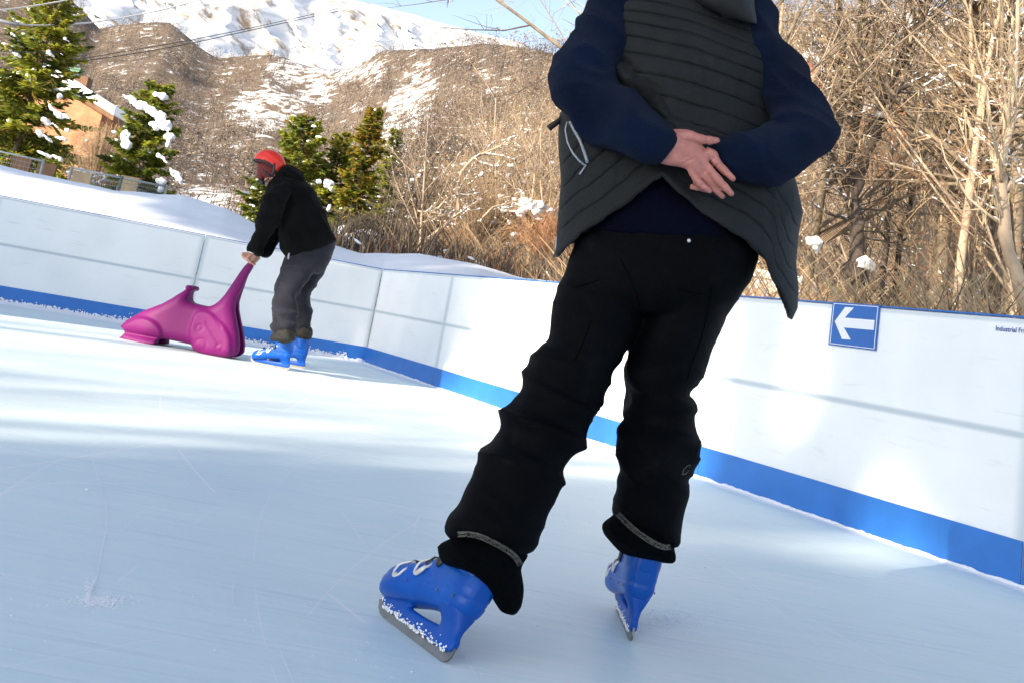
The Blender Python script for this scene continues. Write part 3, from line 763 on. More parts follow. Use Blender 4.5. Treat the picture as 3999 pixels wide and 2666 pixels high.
# ---- far bare wood on the hill: one mass of small crowns
def far_wood():
    r = random.Random(21); mb = MB()
    n = 0
    while n < 11000:
        a = r.uniform(-.62, .66); t = r.random() ** .8
        y = yr(a) + 4 + (yf(a) - yr(a) - 4) * t
        p = hill_pt(a, (y - yr(a)) / (yf(a) - yr(a)))
        cl = clearing(p) > 1 + noise.noise(p * .1) * .4
        if cl and r.random() < .62: continue
        if noise.noise(Vector((p.x * .03, p.y * .03, 9))) < -.42 and r.random() < .6: continue
        n += 1
        H = r.uniform(3.2, 6.5) * (1 if y > 120 else .62); W = H * r.uniform(.30, .44)
        kind = r.random(); mi = 0 if kind < .45 else (1 if kind < .72 else (3 if a > -.05 or kind < .86 else 0))
        if a > .06 and r.random() < .5: mi = 3
        if -.14 < a < .06 and mi == 3 and r.random() < .6: mi = 0
        if r.random() < .13: mi = 2
        mb.tube([p - Vector((0, 0, .3)), p + Vector((0, 0, H * .55))], [H * .014, H * .007], 3, 2, False)
        k_ = 40 if y < 120 else 34
        for i in range(k_):
            v_ = Vector((r.gauss(0, 1), r.gauss(0, 1), r.gauss(0, 1))).normalized() * r.random() ** .45
            c = p + Vector((v_.x * W * .85, v_.y * W * .85, H * (.60 + .38 * v_.z)))
            d = (v_ * .8 + Vector((r.gauss(0, .5), r.gauss(0, .5), .25 + r.gauss(0, .4)))).normalized()
            L = H * r.uniform(.08, .20); sd_ = d.cross(Vector((r.gauss(0, 1), r.gauss(0, 1), r.gauss(0, 1)))).normalized() * H * r.uniform(.007, .018)
            mb.add([c - d * L * .5, c + sd_, c + d * L * .5, c - sd_], [(0, 1, 2, 3)], mi)
        for i in range(r.choice((1, 2, 2, 3, 4))):
            c = p + Vector((r.gauss(0, W * .4), r.gauss(0, W * .4), H * r.uniform(.15, .85))); s_ = H * r.uniform(.010, .026)
            x_ = Vector((s_ * 1.6, 0, 0)); z_ = Vector((0, 0, s_ * .6)); y_ = Vector((0, s_, 0))
            mb.add([c - x_, c - y_, c + x_, c + y_, c + z_], [(0, 1, 4), (1, 2, 4), (2, 3, 4), (3, 0, 4)], 4)
    o = mb.build('far_wood', [M['far_brown'], M['far_grey'], M['far_dark'], M['far_tan'], M['snow_clump']], None, False)
    tag(o, kind='stuff')
far_wood()

# ---- the sunlit wood close behind the right boards
protos = []
for sd_, H, r0, kids, mats in [(31, 9, .11, (16, 8, 6, 4), ('bark', 'twig')), (32, 7, .07, (13, 8, 6, 4), ('bark_pale', 'twig_pale')), (33, 10, .13, (17, 9, 6, 4), ('bark', 'twig_pale')),
                               (34, 6, .05, (14, 8, 6, 4), ('bark_dark', 'twig')), (35, 8, .08, (16, 8, 6, 4), ('bark_pale', 'twig')), (36, 4.2, .035, (16, 8, 6, 4), ('bark', 'twig_orange'))]:
    b = Bare(sd_); b.branch(Vector((0, 0, -.1)), Vector((0, 0, 1)), H, r0, 0, 3, kids, up=.10, snow=.27, lich=.5)
    protos.append([b, mats, None])
WOOD = ['slim bare lichen hung tree in the sunlit wood behind the right boards', 'bare tree in the snowy thicket behind the far corner of the rink']
r_ = random.Random(77); spots = []
for i in range(86):      # right of the big skater
    Y = 9.5 + 34 * r_.random() ** 1.4
    a = r_.uniform(.175, .60)
    if Y < wall_y(a) + 1.5: continue
    spots.append((a, Y, 0))
for i in range(26):      # seen between the two skaters
    spots.append((r_.uniform(-.062, .09), r_.uniform(18, 34), 1))
hero_a = col_of(c4(575, 1500))
for i, (a, Y, g) in enumerate(spots):
    if g == 0 and Y < 15 and abs(a - hero_a) < (.075 if Y < 12.2 else .03): continue
    k = r_.randrange(6) if g == 0 else r_.choice((0, 1, 1, 3, 4, 4, 2)); pr = protos[k]
    sc = r_.uniform(.7, 1.2) * (1 if g == 0 else .86) * (.8 if Y < 13 else 1)
    if g == 1: sc = min(sc, .225 * Y * r_.uniform(.75, 1.0) / (9, 7, 10, 6, 8, 4.2)[k])
    loc = Vector((a * Y, Y, surf_z(a * Y, Y) - .05)); rz = r_.uniform(0, 6.28)
    if pr[2] is None:
        pr[2] = pr[0].make('bare_tree', (M[pr[1][0]], M[pr[1][1]])); o = pr[2]
        o.location = loc; o.rotation_euler = (0, 0, rz); o.scale = (sc,) * 3
    else: o = copy_tree(pr[2], loc, rz, sc)
    tag(o, WOOD[g], 'tree', ['bare trees of the sunlit wood on the right', 'bare trees of the central thicket'][g])

# ---- old forked tree with the snowy stub
HY = 11.5
b = Bare(50); q = lambda u, v, dY=0: P(c4(u, v), HY + dY); px = .7653 * HY / FPX * 1.25
gz = surf_z(q(575, 1540).x, HY)
b.limb([Vector((q(570, 1560).x - .05, HY, gz - .1)), q(578, 1540), q(580, 1430), q(582, 1370)], [58 * px, 52 * px, 50 * px, 44 * px], 0, .3)
b.limb([q(590, 1420), q(585, 1250), q(572, 1100), q(560, 1000), q(590, 900), q(630, 780), q(680, 650)], [30 * px, 29 * px, 27 * px, 26 * px, 26 * px, 27 * px, 27 * px], 10, 1.0)
b.limb([q(680, 650), q(715, 540), q(745, 410), q(790, 330), q(830, 230), q(860, 150), q(905, 60), q(940, -60)], [28 * px, 28 * px, 27 * px, 20 * px, 15 * px, 13 * px, 11 * px, 6 * px], 16, 1.3)
b.limb([q(560, 1000, .1), q(545, 850, .2), q(570, 680, .3), q(590, 500, .35), q(600, 380, .4), q(598, 220, .4), q(600, 100, .4), q(610, -60, .4)], [20 * px, 20 * px, 21 * px, 19 * px, 17 * px, 14 * px, 11 * px, 7 * px], 18, 1.3, lich=.8)
b.limb([q(690, 610), q(740, 520, -.15), q(800, 455, -.3), q(860, 430, -.4), q(930, 460, -.5), q(975, 540, -.5)], [14 * px, 13 * px, 11 * px, 9 * px, 7 * px, 3 * px], 8, .8, snow=.9)
b.limb([q(500, 350, .2), q(520, 200, .2), q(490, 60, .2), q(495, -60, .2)], [15 * px, 13 * px, 11 * px, 8 * px], 10, 1.2)
b.limb([q(570, 660, .2), q(490, 500, .2), q(440, 420, .1), q(360, 380, 0)], [12 * px, 11 * px, 8 * px, 4 * px], 8, .9, snow=.8)
hero = b.make('forked_tree', (M['bark_dark'], M['twig'])); tag(hero, 'thick forked old tree with a snowy broken stub left of the arrow sign', 'tree')
snow_lumps(hero, [(c4(*k), a_, b_, r) for k, a_, b_, r in [((630, 1345), 34, 26, .2), ((600, 1365), 26, 14, 0), ((650, 1370), 16, 14, 0), ((775, 480), 30, 9, -.5), ((860, 432), 34, 10, -.1), ((700, 585), 26, 12, -.3), ((575, 845), 8, 24, 1.4)]], HY - .12)
b = Bare(51); HY2 = 9.2; q = lambda u, v: P(c4(u, v), HY2); px = .7653 * HY2 / FPX
b.limb([q(1440, 1600), q(1385, 1380), q(1345, 1200), q(1318, 1000), q(1325, 820), q(1380, 600), q(1392, 380), q(1400, 150), q(1405, -40)], [36 * px, 33 * px, 31 * px, 27 * px, 22 * px, 17 * px, 14 * px, 11 * px, 8 * px], 22, .9, lich=.7)
b.limb([q(1318, 1000), q(1370, 930), q(1440, 880), q(1500, 860)], [16 * px, 13 * px, 9 * px, 5 * px], 6, .6, snow=.9)
tag(b.make('birch_tree', (M['bark_pale'], M['twig_pale'])), 'pale barked tree leaning left at the right edge of the picture', 'tree')
b = Bare(52); q = lambda u, v: P(c4(u, v), 13.5); px = .7653 * 13.5 / FPX
b.limb([q(1140, 1600), q(1135, 1300), q(1150, 1000), q(1140, 700), q(1130, 450), q(1140, 250), q(1150, 60), q(1150, -60)], [19 * px, 18 * px, 15 * px, 13 * px, 12 * px, 9 * px, 7 * px, 5 * px], 22, 1.0, lich=.7, snow=.6)
tag(b.make('bare_tree', (M['bark'], M['twig_pale'])), 'straight slim bare tree rising just right of the arrow sign', 'tree')
b = Bare(53); q = lambda u, v: P(c4(u, v), 14); px = .7653 * 14 / FPX
b.limb([q(690, 1600), q(740, 1150), q(745, 920), q(770, 760)], [18 * px, 15 * px, 12 * px, 6 * px], 14, .8, lich=.6)
b.limb([q(770, 1560), q(800, 1200), q(850, 1080), q(875, 920), q(900, 780)], [15 * px, 14 * px, 13 * px, 10 * px, 5 * px], 12, .8, lich=.5)
tag(b.make('bare_tree', (M['bark_dark'], M['twig'])), 'dark twin stemmed bare tree close to the right of the thick forked one', 'tree')
# a clump of snow caught in the twigs
b = MB(); b.ball(P(c4(365, 1235), 10.5), (.085, .06, .06), None, 14, 10); b.ball(P(c4(375, 1265), 10.5), (.03, .04, .07), None, 12, 8); b.ball(P(c4(345, 1225), 10.5), (.05, .04, .035), None, 12, 8)
me = fuse(b, .012, 3); displace(me, lambda p: noise.noise(p * 20) * .018); sc_ = link('snow_clump', me, M['snow_clump']); tag(sc_, 'clump of snow caught in the twigs just right of the vest hem', 'snow')
b = MB()
for k in range(6): b.tube([P(c4(320 + k * 22, 1290 + (k % 3) * 20), 10.5), P(c4(350 + k * 14, 1240), 10.53), P(c4(430 + k * 30, 1180 - k * 14), 10.6)], [.004, .006, .002], 4)
tag(b.build('bramble_twigs', M['twig']), 'thin twigs carrying the snow clump right of the vest hem', 'twigs')

# ---- bent pale tree and tangle in the centre
BY = 19.0
b = Bare(60); q = lambda u, v, dY=0: P(c2(u, v), BY + dY); px = .7016 * BY / FPX
b.limb([q(1075, 1350), q(1150, 1290), q(1215, 1240), q(1268, 1170), q(1262, 1040), q(1285, 960), q(1350, 885), q(1440, 840), q(1530, 805), q(1610, 780)], [11 * px, 10 * px, 10 * px, 10 * px, 9 * px, 9 * px, 8 * px, 7 * px, 6 * px, 3 * px], 26, .8, snow=.5)
b.limb([q(1040, 1175), q(1120, 1185), q(1210, 1205)], [5 * px, 6 * px, 4 * px], 5, .5)
b.limb([q(1150, 1165), q(1210, 1105), q(1275, 1080)], [5 * px, 6 * px, 5 * px], 5, .5)
b.limb([q(1400, 1215), q(1460, 1155), q(1560, 1130), q(1640, 1095)], [5 * px, 6 * px, 5 * px, 3 * px], 8, .5, snow=.9)
b.limb([q(1040, 1250), q(1150, 1215), q(1250, 1170)], [4 * px, 5 * px, 4 * px], 5, .5)
tag(b.make('bent_tree', (M['bark_pale'], M['twig_pale'])), 'bare tree arching over to the right in the central thicket behind the far corner', 'tree')
b = Bare(61)
for k in range(9):
    x0 = 820 + k * 22; b.limb([P(c2(x0, 1400), 20), P(c2(x0 + 40 + k * 4, 1180), 20), P(c2(x0 + 90 + k * 10, 960), 20), P(c2(x0 + 140 + k * 14, 800), 20)], [.02, .016, .011, .005], 9, .6, snow=.05, lich=0)
tag(b.make('bare_shrub', (M['bark_dark'], M['far_dark'])), 'dark bare stems leaning to the right beside the spruces', 'shrub')
def twig_bush(name, c, n, h, w_, mat, label, seed, snow=0, lean=(0, 0)):
    r = random.Random(seed); mb = MB(); sn = MB()
    for i in range(n):
        an = r.uniform(0, 6.28); sp_ = r.uniform(.05, 1) * w_; top = c + Vector((math.cos(an) * sp_ + lean[0], math.sin(an) * sp_, h * r.uniform(.5, 1.0)))
        mid = c.lerp(top, .55) + Vector((math.cos(an) * sp_ * -.12, 0, h * .13)); tip = top + Vector((math.cos(an) * .25 * w_, math.sin(an) * .2 * w_, -h * r.uniform(0, .22)))
        mb.tube([c + Vector((r.gauss(0, .06), r.gauss(0, .06), 0)), mid, top, tip], [.008, .006, .004, .002], 3, cap=False)
        for k in range(5):
            f = r.uniform(.3, 1); s_ = mid.lerp(top, f); e = s_ + Vector((r.gauss(0, .12), r.gauss(0, .12), r.gauss(.05, .1)))
            mb.tube([s_, e], [.004, .0015], 3, cap=False)
        if r.random() < snow: sn.ball(top + Vector((0, 0, -.04)), (r.uniform(.05, .11), .07, r.uniform(.03, .06)), None, 9, 6)
    root = empty(name, c); mb.build('stems', mat, root, False); tag(root, label, 'shrub')
    if sn.v:
        me = fuse(sn, .02, 2); displace(me, lambda p: noise.noise(p * 13) * .03); link('branch_snow', me, M['snow_clump'], root)
twig_bush('orange_shrub', at_px(1258, 630, 16.5), 240, 1.25, .75, M['twig_orange'], 'orange brown twiggy shrub beside the left hip of the big skater', 3)
for k, (bx, by, Y_, h_, w_, mt_) in enumerate(((985, 600, 21, 3.0, 1.3, 'bark'), (1075, 620, 20, 2.7, 1.3, 'twig'), (1160, 630, 21.5, 3.2, 1.4, 'bark_dark'), (1240, 640, 20, 2.8, 1.2, 'twig_pale'), (1030, 600, 26, 4.2, 1.8, 'twig'), (1130, 610, 28, 4.6, 2.0, 'bark'), (1225, 620, 27, 4.4, 1.9, 'twig'), (930, 590, 27, 3.6, 1.5, 'bark_dark'))):
    twig_bush('tangled_shrub', at_px(bx, by, Y_), 260, h_, w_, M[mt_], ['brown tangled shrub left of the bent tree', 'tan tangled shrub at the foot of the bent tree', 'dark tangled shrub right of the bent tree', 'pale tangled shrub left of the orange brown one',
        'tall tan shrub behind the bent tree', 'tall brown shrub farther behind the bent tree', 'tall tan shrub behind the pale tangled one', 'tall dark shrub right of the dark leaning stems'][k], 100 + k, snow=.06, lean=(r_.uniform(-.4, .4), 0))
twig_bush('snowy_shrub', at_px(805, 560, 17.0, .0), 70, .62, .38, M['bark_dark'], 'small dark shrub capped with snow right behind the black jacket', 4, snow=.9)
twig_bush('snowy_shrub', P(c2(1690, 1150), 17.5) - Vector((0, 0, .5)), 60, .62, .34, M['twig_pale'], 'shrub with white snow on its twigs close to the left elbow of the big skater', 5, snow=.8)
twig_bush('straw_stalks', at_px(765, 540, 15.8), 16, .75, .35, M['straw'], 'few pale straw stalks leaning right behind the black jacket', 6, lean=(.35, 0))
twig_bush('brown_shrub', at_px(216, 430, 23), 380, 2.9, .7, M['twig'], 'brown twiggy shrub in front of the orange house wall', 9, snow=.03)
twig_bush('red_shrub', at_px(250, 440, 21), 300, 1.6, .95, M['twig_orange'], 'reddish brown bare shrub between the orange house and the small spruce', 8, snow=.35)

# ---- orange house behind the tall spruce
HYY = 38.0
rg, ev = P(c1(345, 505), HYY), P(c1(800, 790), HYY); hw_ = ev.x - rg.x; gzh = surf_z(rg.x, HYY) - .6
house = empty('house', Vector((rg.x, HYY, gzh))); tag(house, 'orange rendered house with a thick snow covered roof and green chimney top', 'house')
dp = 5.0; wx = hw_ * .80; sl = (rg.z - ev.z) / hw_
b = MB(); vs = []
for y in (HYY, HYY + dp): vs += [(rg.x, y, rg.z - .25), (rg.x + wx, y, rg.z - .25 - sl * wx), (rg.x + wx, y, gzh), (rg.x - wx, y, gzh), (rg.x - wx, y, rg.z - .25 - sl * wx)]
b.add(vs, [(0, 4, 3, 2, 1), (5, 6, 7, 8, 9), (1, 2, 7, 6), (2, 3, 8, 7), (3, 4, 9, 8)]); b.build('wall', M['orange_wall'], house, False)
def roofslab(z0, z1, o0, mat, name, par, ext, seed=None):
    b = MB()
    for s_ in (-1, 1):
        n_ = 14; rows = []
        for j in range(9):
            y = HYY - o0 + (dp + 2 * o0) * j / 8
            rows.append([(rg.x + s_ * (hw_ + ext) * i / n_, y, rg.z - sl * (hw_ + ext) * i / n_) for i in range(n_ + 1)])
        top = [[Vector((x, y, z + z1 + (noise.noise(Vector((x * 1.5, y * 1.5, seed))) * .07 if seed else 0))) for x, y, z in r] for r in rows]; bot = [[Vector((x, y, z + z0)) for x, y, z in r] for r in rows]
        nc = n_ + 1; v = [p for r in top for p in r] + [p for r in bot for p in r]; off_ = 9 * nc
        f = []
        for j in range(8):
            for i in range(n_):
                q = (j * nc + i, j * nc + i + 1, (j + 1) * nc + i + 1, (j + 1) * nc + i); f += [q, tuple(off_ + k for k in q[::-1])]
        for i in range(n_): f += [(i, i + off_, i + 1 + off_, i + 1), (8 * nc + i, 8 * nc + i + 1, 8 * nc + i + 1 + off_, 8 * nc + i + off_)]
        for j in range(8): f += [(j * nc + n_, j * nc + n_ + off_, (j + 1) * nc + n_ + off_, (j + 1) * nc + n_)]
        b.add(v, f)
    return b.build(name, mat, par, False)
rf = roofslab(-.25, -.06, .35, M['timber'], 'roof', house, .0)
roofslab(-.06, .26, .33, M['snow'], 'roof_snow', rf, -.04, 4.0)
ch = P(c1(535, 600), HYY + 1.2); e1_ = P(c1(525, 470), HYY + 1.2)
b = MB(); b.box((ch.x + .05, HYY + 1.2, (ch.z + e1_.z) / 2 - .25), (.62, .5, (e1_.z - ch.z) * .5 + .3)); cm = b.build('chimney', M['timber'], rf, False)
b = MB(); b.box((e1_.x + .0, HYY + 1.2, e1_.z - .45), (.36, .36, .9)); b.box((e1_.x, HYY + 1.2, e1_.z - .42), (.42, .42, .05)); b.box((e1_.x, HYY + 1.2, e1_.z - .03), (.44, .44, .06)); b.build('chimney_top', M['green_box'], rf, False)
b = MB(); b.box((rg.x + wx * .25, HYY - .03, gzh + 1.9), (.8, .05, .9)); wn = b.build('window', M['timber'], house, False)
b = MB(); b.box((rg.x + wx * .25, HYY - .06, gzh + 1.9), (.66, .02, .76)); b.build('pane', M['far_dark'], wn, False)
# ---- mesh fence panels on the bank
def fence_panel(pa, pb, h_, Y0, Y1, label):
    a, b_ = P(c1(*pa), Y0), P(c1(*pb), Y1); root = empty('fence_panel', a.lerp(b_, .5) - Vector((0, 0, h_))); tag(root, label, 'fence', 'galvanised mesh fence panels on the snowy bank')
    for e_, nm in ((a, 'post'), (b_, 'post')):
        mb = MB(); mb.tube([e_ - Vector((0, 0, h_ + .3)), e_ + Vector((0, 0, .03))], .024, 8); mb.build('post', M['fence'], root)
    mb = MB(); mb.tube([a, b_], .017, 8); mb.build('rail', M['fence'], root)
    mb = MB()
    for k in range(1, 13): z = Vector((0, 0, -h_ * k / 12)); mb.tube([a + z, b_ + z], .0035, 4)
    for k in range(1, 22): f = k / 22; q = a.lerp(b_, f); mb.tube([q, q - Vector((0, 0, h_))], .0025, 4)
    mb.build('wire_mesh', M['fence'], root)
fence_panel((-330, 960), (298, 1098), .95, 18.0, 17.2, 'mesh fence panel on the bank in front of the tall spruce')
fence_panel((490, 1143), (828, 1212), .95, 17.0, 16.8, 'mesh fence panel on the bank left of the small spruce stem')
fence_panel((828, 1212), (1135, 1272), .9, 16.8, 17.2, 'mesh fence panel on the bank below the small spruce')
b = MB(); b.tube([P(c1(778, 1330), 16.2), P(c1(810, 1262), 16.2)], .018, 6); tag(b.build('stake', M['pole_grey']), 'short dark stake leaning in the snow below the small spruce', 'stake')
for k, (u, v_) in enumerate(((150, 1110), (320, 1150), (560, 1210), (880, 1240))):
    a = P(c1(u, v_), 19); b = MB(); b.box((a.x, 19, a.z - .5), (.34, .06, 1.2)); o = b.build('board_panel', M['timber'] if k < 2 else M['straw'], None, False)
    tag(o, ['rusty brown board behind the left end of the fence', 'brown board behind the gap between the fence panels', 'tan board behind the second fence panel', 'tan board beneath the small spruce'][k], 'board')
# ---- overhead lines
def cable(pts, Y0, Y1, rad, mat, label):
    q = [P(p, Y0 + (Y1 - Y0) * i / (len(pts) - 1)) for i, p in enumerate(pts)]; C = []
    for i in range(len(q) - 1):
        for j in range(8):
            f = j / 8; a, b_, c, d = q[max(i - 1, 0)], q[i], q[i + 1], q[min(i + 2, len(q) - 1)]
            C.append(.5 * (2 * b_ + (c - a) * f + (2 * a - 5 * b_ + 4 * c - d) * f * f + (3 * b_ - a - 3 * c + d) * f ** 3))
    C.append(q[-1]); mb = MB(); mb.tube(C, rad, 6); tag(mb.build('overhead_cable', mat), label, 'cable', 'overhead cables at the upper left')
cable([c1(2300, 60), c1(1742, 185), c1(1290, 275), c1(860, 350), c1(480, 412), c1(-100, 470)], 60, 36, .020, M['cable_dark'], 'upper of the two dark cables crossing in front of the snowy mountain')
cable([c1(2300, 78), c1(1742, 200), c1(1290, 298), c1(860, 375), c1(480, 425), c1(-100, 480)], 60, 36, .024, M['cable_dark'], 'lower of the two dark cables crossing in front of the snowy mountain')
cable([c1(-200, 105), c1(0, 72), c1(200, 46), c1(470, -2), c1(760, -80)], 20, 24, .016, M['cable_pale'], 'pale cable across the top left corner')
cable([c1(90, 130), c1(135, 166), c1(300, 174), c1(520, 164), c1(730, 140), c1(1100, 70), c1(1500, -40)], 20, 30, .019, M['cable_pale'], 'pale cable running right from the grey pole arm')
cable([c1(-200, 340), c1(0, 350), c1(200, 357), c1(420, 356)], 20, 22, .008, M['cable_dark'], 'thin cable in front of the tall spruce')
b = MB(); b.tube([P(c1(-300, 80), 20), P(c1(0, 142), 20), P(c1(125, 172), 20)], .035, 8); tag(b.build('pole_arm', M['pole_grey']), 'grey pole arm holding a pale cable at the left edge', 'pole')
# ---- huts seen through the wood
def hut(p0, p1, ap, Y, mat, name, label):
    a, b_, t = P(c4(*p0), Y), P(c4(*p1), Y), P(c4(*ap), Y); gz_ = min(a.z, b_.z)
    root = empty(name, ((a.x + b_.x) / 2, Y, gz_)); tag(root, label, 'hut'); d_ = (b_.x - a.x) * 1.2
    zt = max(a.z, b_.z); v = []
    for y in (Y, Y + d_): v += [(a.x, y, gz_ - 1.5), (b_.x, y, gz_ - 1.5), (b_.x, y, zt + (t.z - zt) * .35), (t.x, y, t.z), (a.x, y, zt + (t.z - zt) * .35)]
    m_ = MB(); m_.add(v, [(0, 1, 2, 3, 4), (9, 8, 7, 6, 5), (1, 6, 7, 2), (0, 4, 9, 5)]); m_.build('wall', mat, root, False)
    zl = zt + (t.z - zt) * .35; m_ = MB()
    for x_ in (a.x, b_.x):
        ex = x_ + (x_ - t.x) * .18; ez = zl - (t.z - zl) * .18; s_ = [(t.x, Y - .2, t.z + .02), (ex, Y - .2, ez + .02), (ex, Y + d_ + .2, ez + .02), (t.x, Y + d_ + .2, t.z + .02)]
        m_.add(s_ + [(x, y, z + .16) for x, y, z in s_], [(0, 1, 2, 3), (7, 6, 5, 4), (0, 4, 5, 1), (1, 5, 6, 2), (2, 6, 7, 3), (3, 7, 4, 0)])
    m_.build('roof', M['snow'], root, False)
    m_ = MB(); w__ = (b_.x - a.x)
    for f in (.25, .7): m_.box((a.x + w__ * f, Y - .02, gz_ + (zl - gz_) * .55), (w__ * .22, .05, (zl - gz_) * .45))
    m_.build('shutter', M['red_paint'], root, False)
hut((610, 660), (850, 660), (790, 515), 34, M['orange_wall'], 'cabin', 'orange cabin with red shutters seen behind the thick forked tree')
hut((290, 430), (395, 430), (345, 265), 40, M['red_paint'], 'shed', 'small red shed glimpsed right of the big skater sleeve')
hut((265, 1530), (355, 1530), (310, 1455), 19, M['red_paint'], 'kiosk', 'low red kiosk right above the boards behind the vest tip')
a = P(c4(90, 1480), 17); b = MB(); b.box((a.x, 17, a.z - .3), (1.1, .9, 1.0)); b.box((a.x, 17, a.z + .22), (1.2, 1.0, .12)); tag(b.build('white_cabinet', M['sign_white'], None, False), 'white cabinet above the boards right of the big skater hip', 'cabinet')
# ---- undergrowth over the near slopes: uncountable twigs, dead stalks and small snow pads
def undergrowth():
    r = random.Random(90); mb = MB()
    for i in range(5600):
        if r.random() < .68: a = r.uniform(.10, .62); Y = wall_y(a) + 1.7 + 45 * r.random() ** 1.7
        else: a = r.uniform(-.14, .12); Y = 15.5 + 30 * r.random() ** 1.3
        p = Vector((a * Y, Y, surf_z(a * Y, Y) - .05)); h = r.uniform(.3, 1.5) * (1 if a > .1 else .62) * (1.5 if Y > 25 else 1)
        mi = r.choice((0, 0, 0, 1, 1, 1, 2, 2, 3, 4, 6)) if a > .1 else r.choice((0, 0, 6, 6, 6, 3))
        for k in range(7):
            an = r.uniform(0, 6.28); d = Vector((math.cos(an) * r.uniform(.1, .6), math.sin(an) * r.uniform(.1, .6), 1)).normalized(); b_ = p + Vector((r.gauss(0, .2), r.gauss(0, .2), 0))
            m_ = b_ + d * h * .6; e = m_ + (d + Vector((math.cos(an) * .6, math.sin(an) * .6, -.1))).normalized() * h * r.uniform(.2, .5); w_ = r.uniform(.003, .007) * (1 + Y * .025)
            mb.tube([b_, m_, e], [w_, w_ * .8, w_ * .3], 3, mi, False)
        if r.random() < .3:
            c = p + Vector((r.gauss(0, .4), r.gauss(0, .4), r.uniform(.02, .35) * h)); s_ = r.uniform(.012, .045) * (1 + Y * .02)
            mb.ball(c, (s_ * 1.5, s_, s_ * .45), Matrix.Rotation(r.gauss(0, .5), 3, 'Y'), seg=6, rings=4, mi=5)
    tag(mb.build('undergrowth', [M['twig'], M['twig_pale'], M['straw'], M['twig_orange'], M['lichen'], M['snow_clump'], M['bark_dark']], None, False), kind='stuff')
undergrowth()

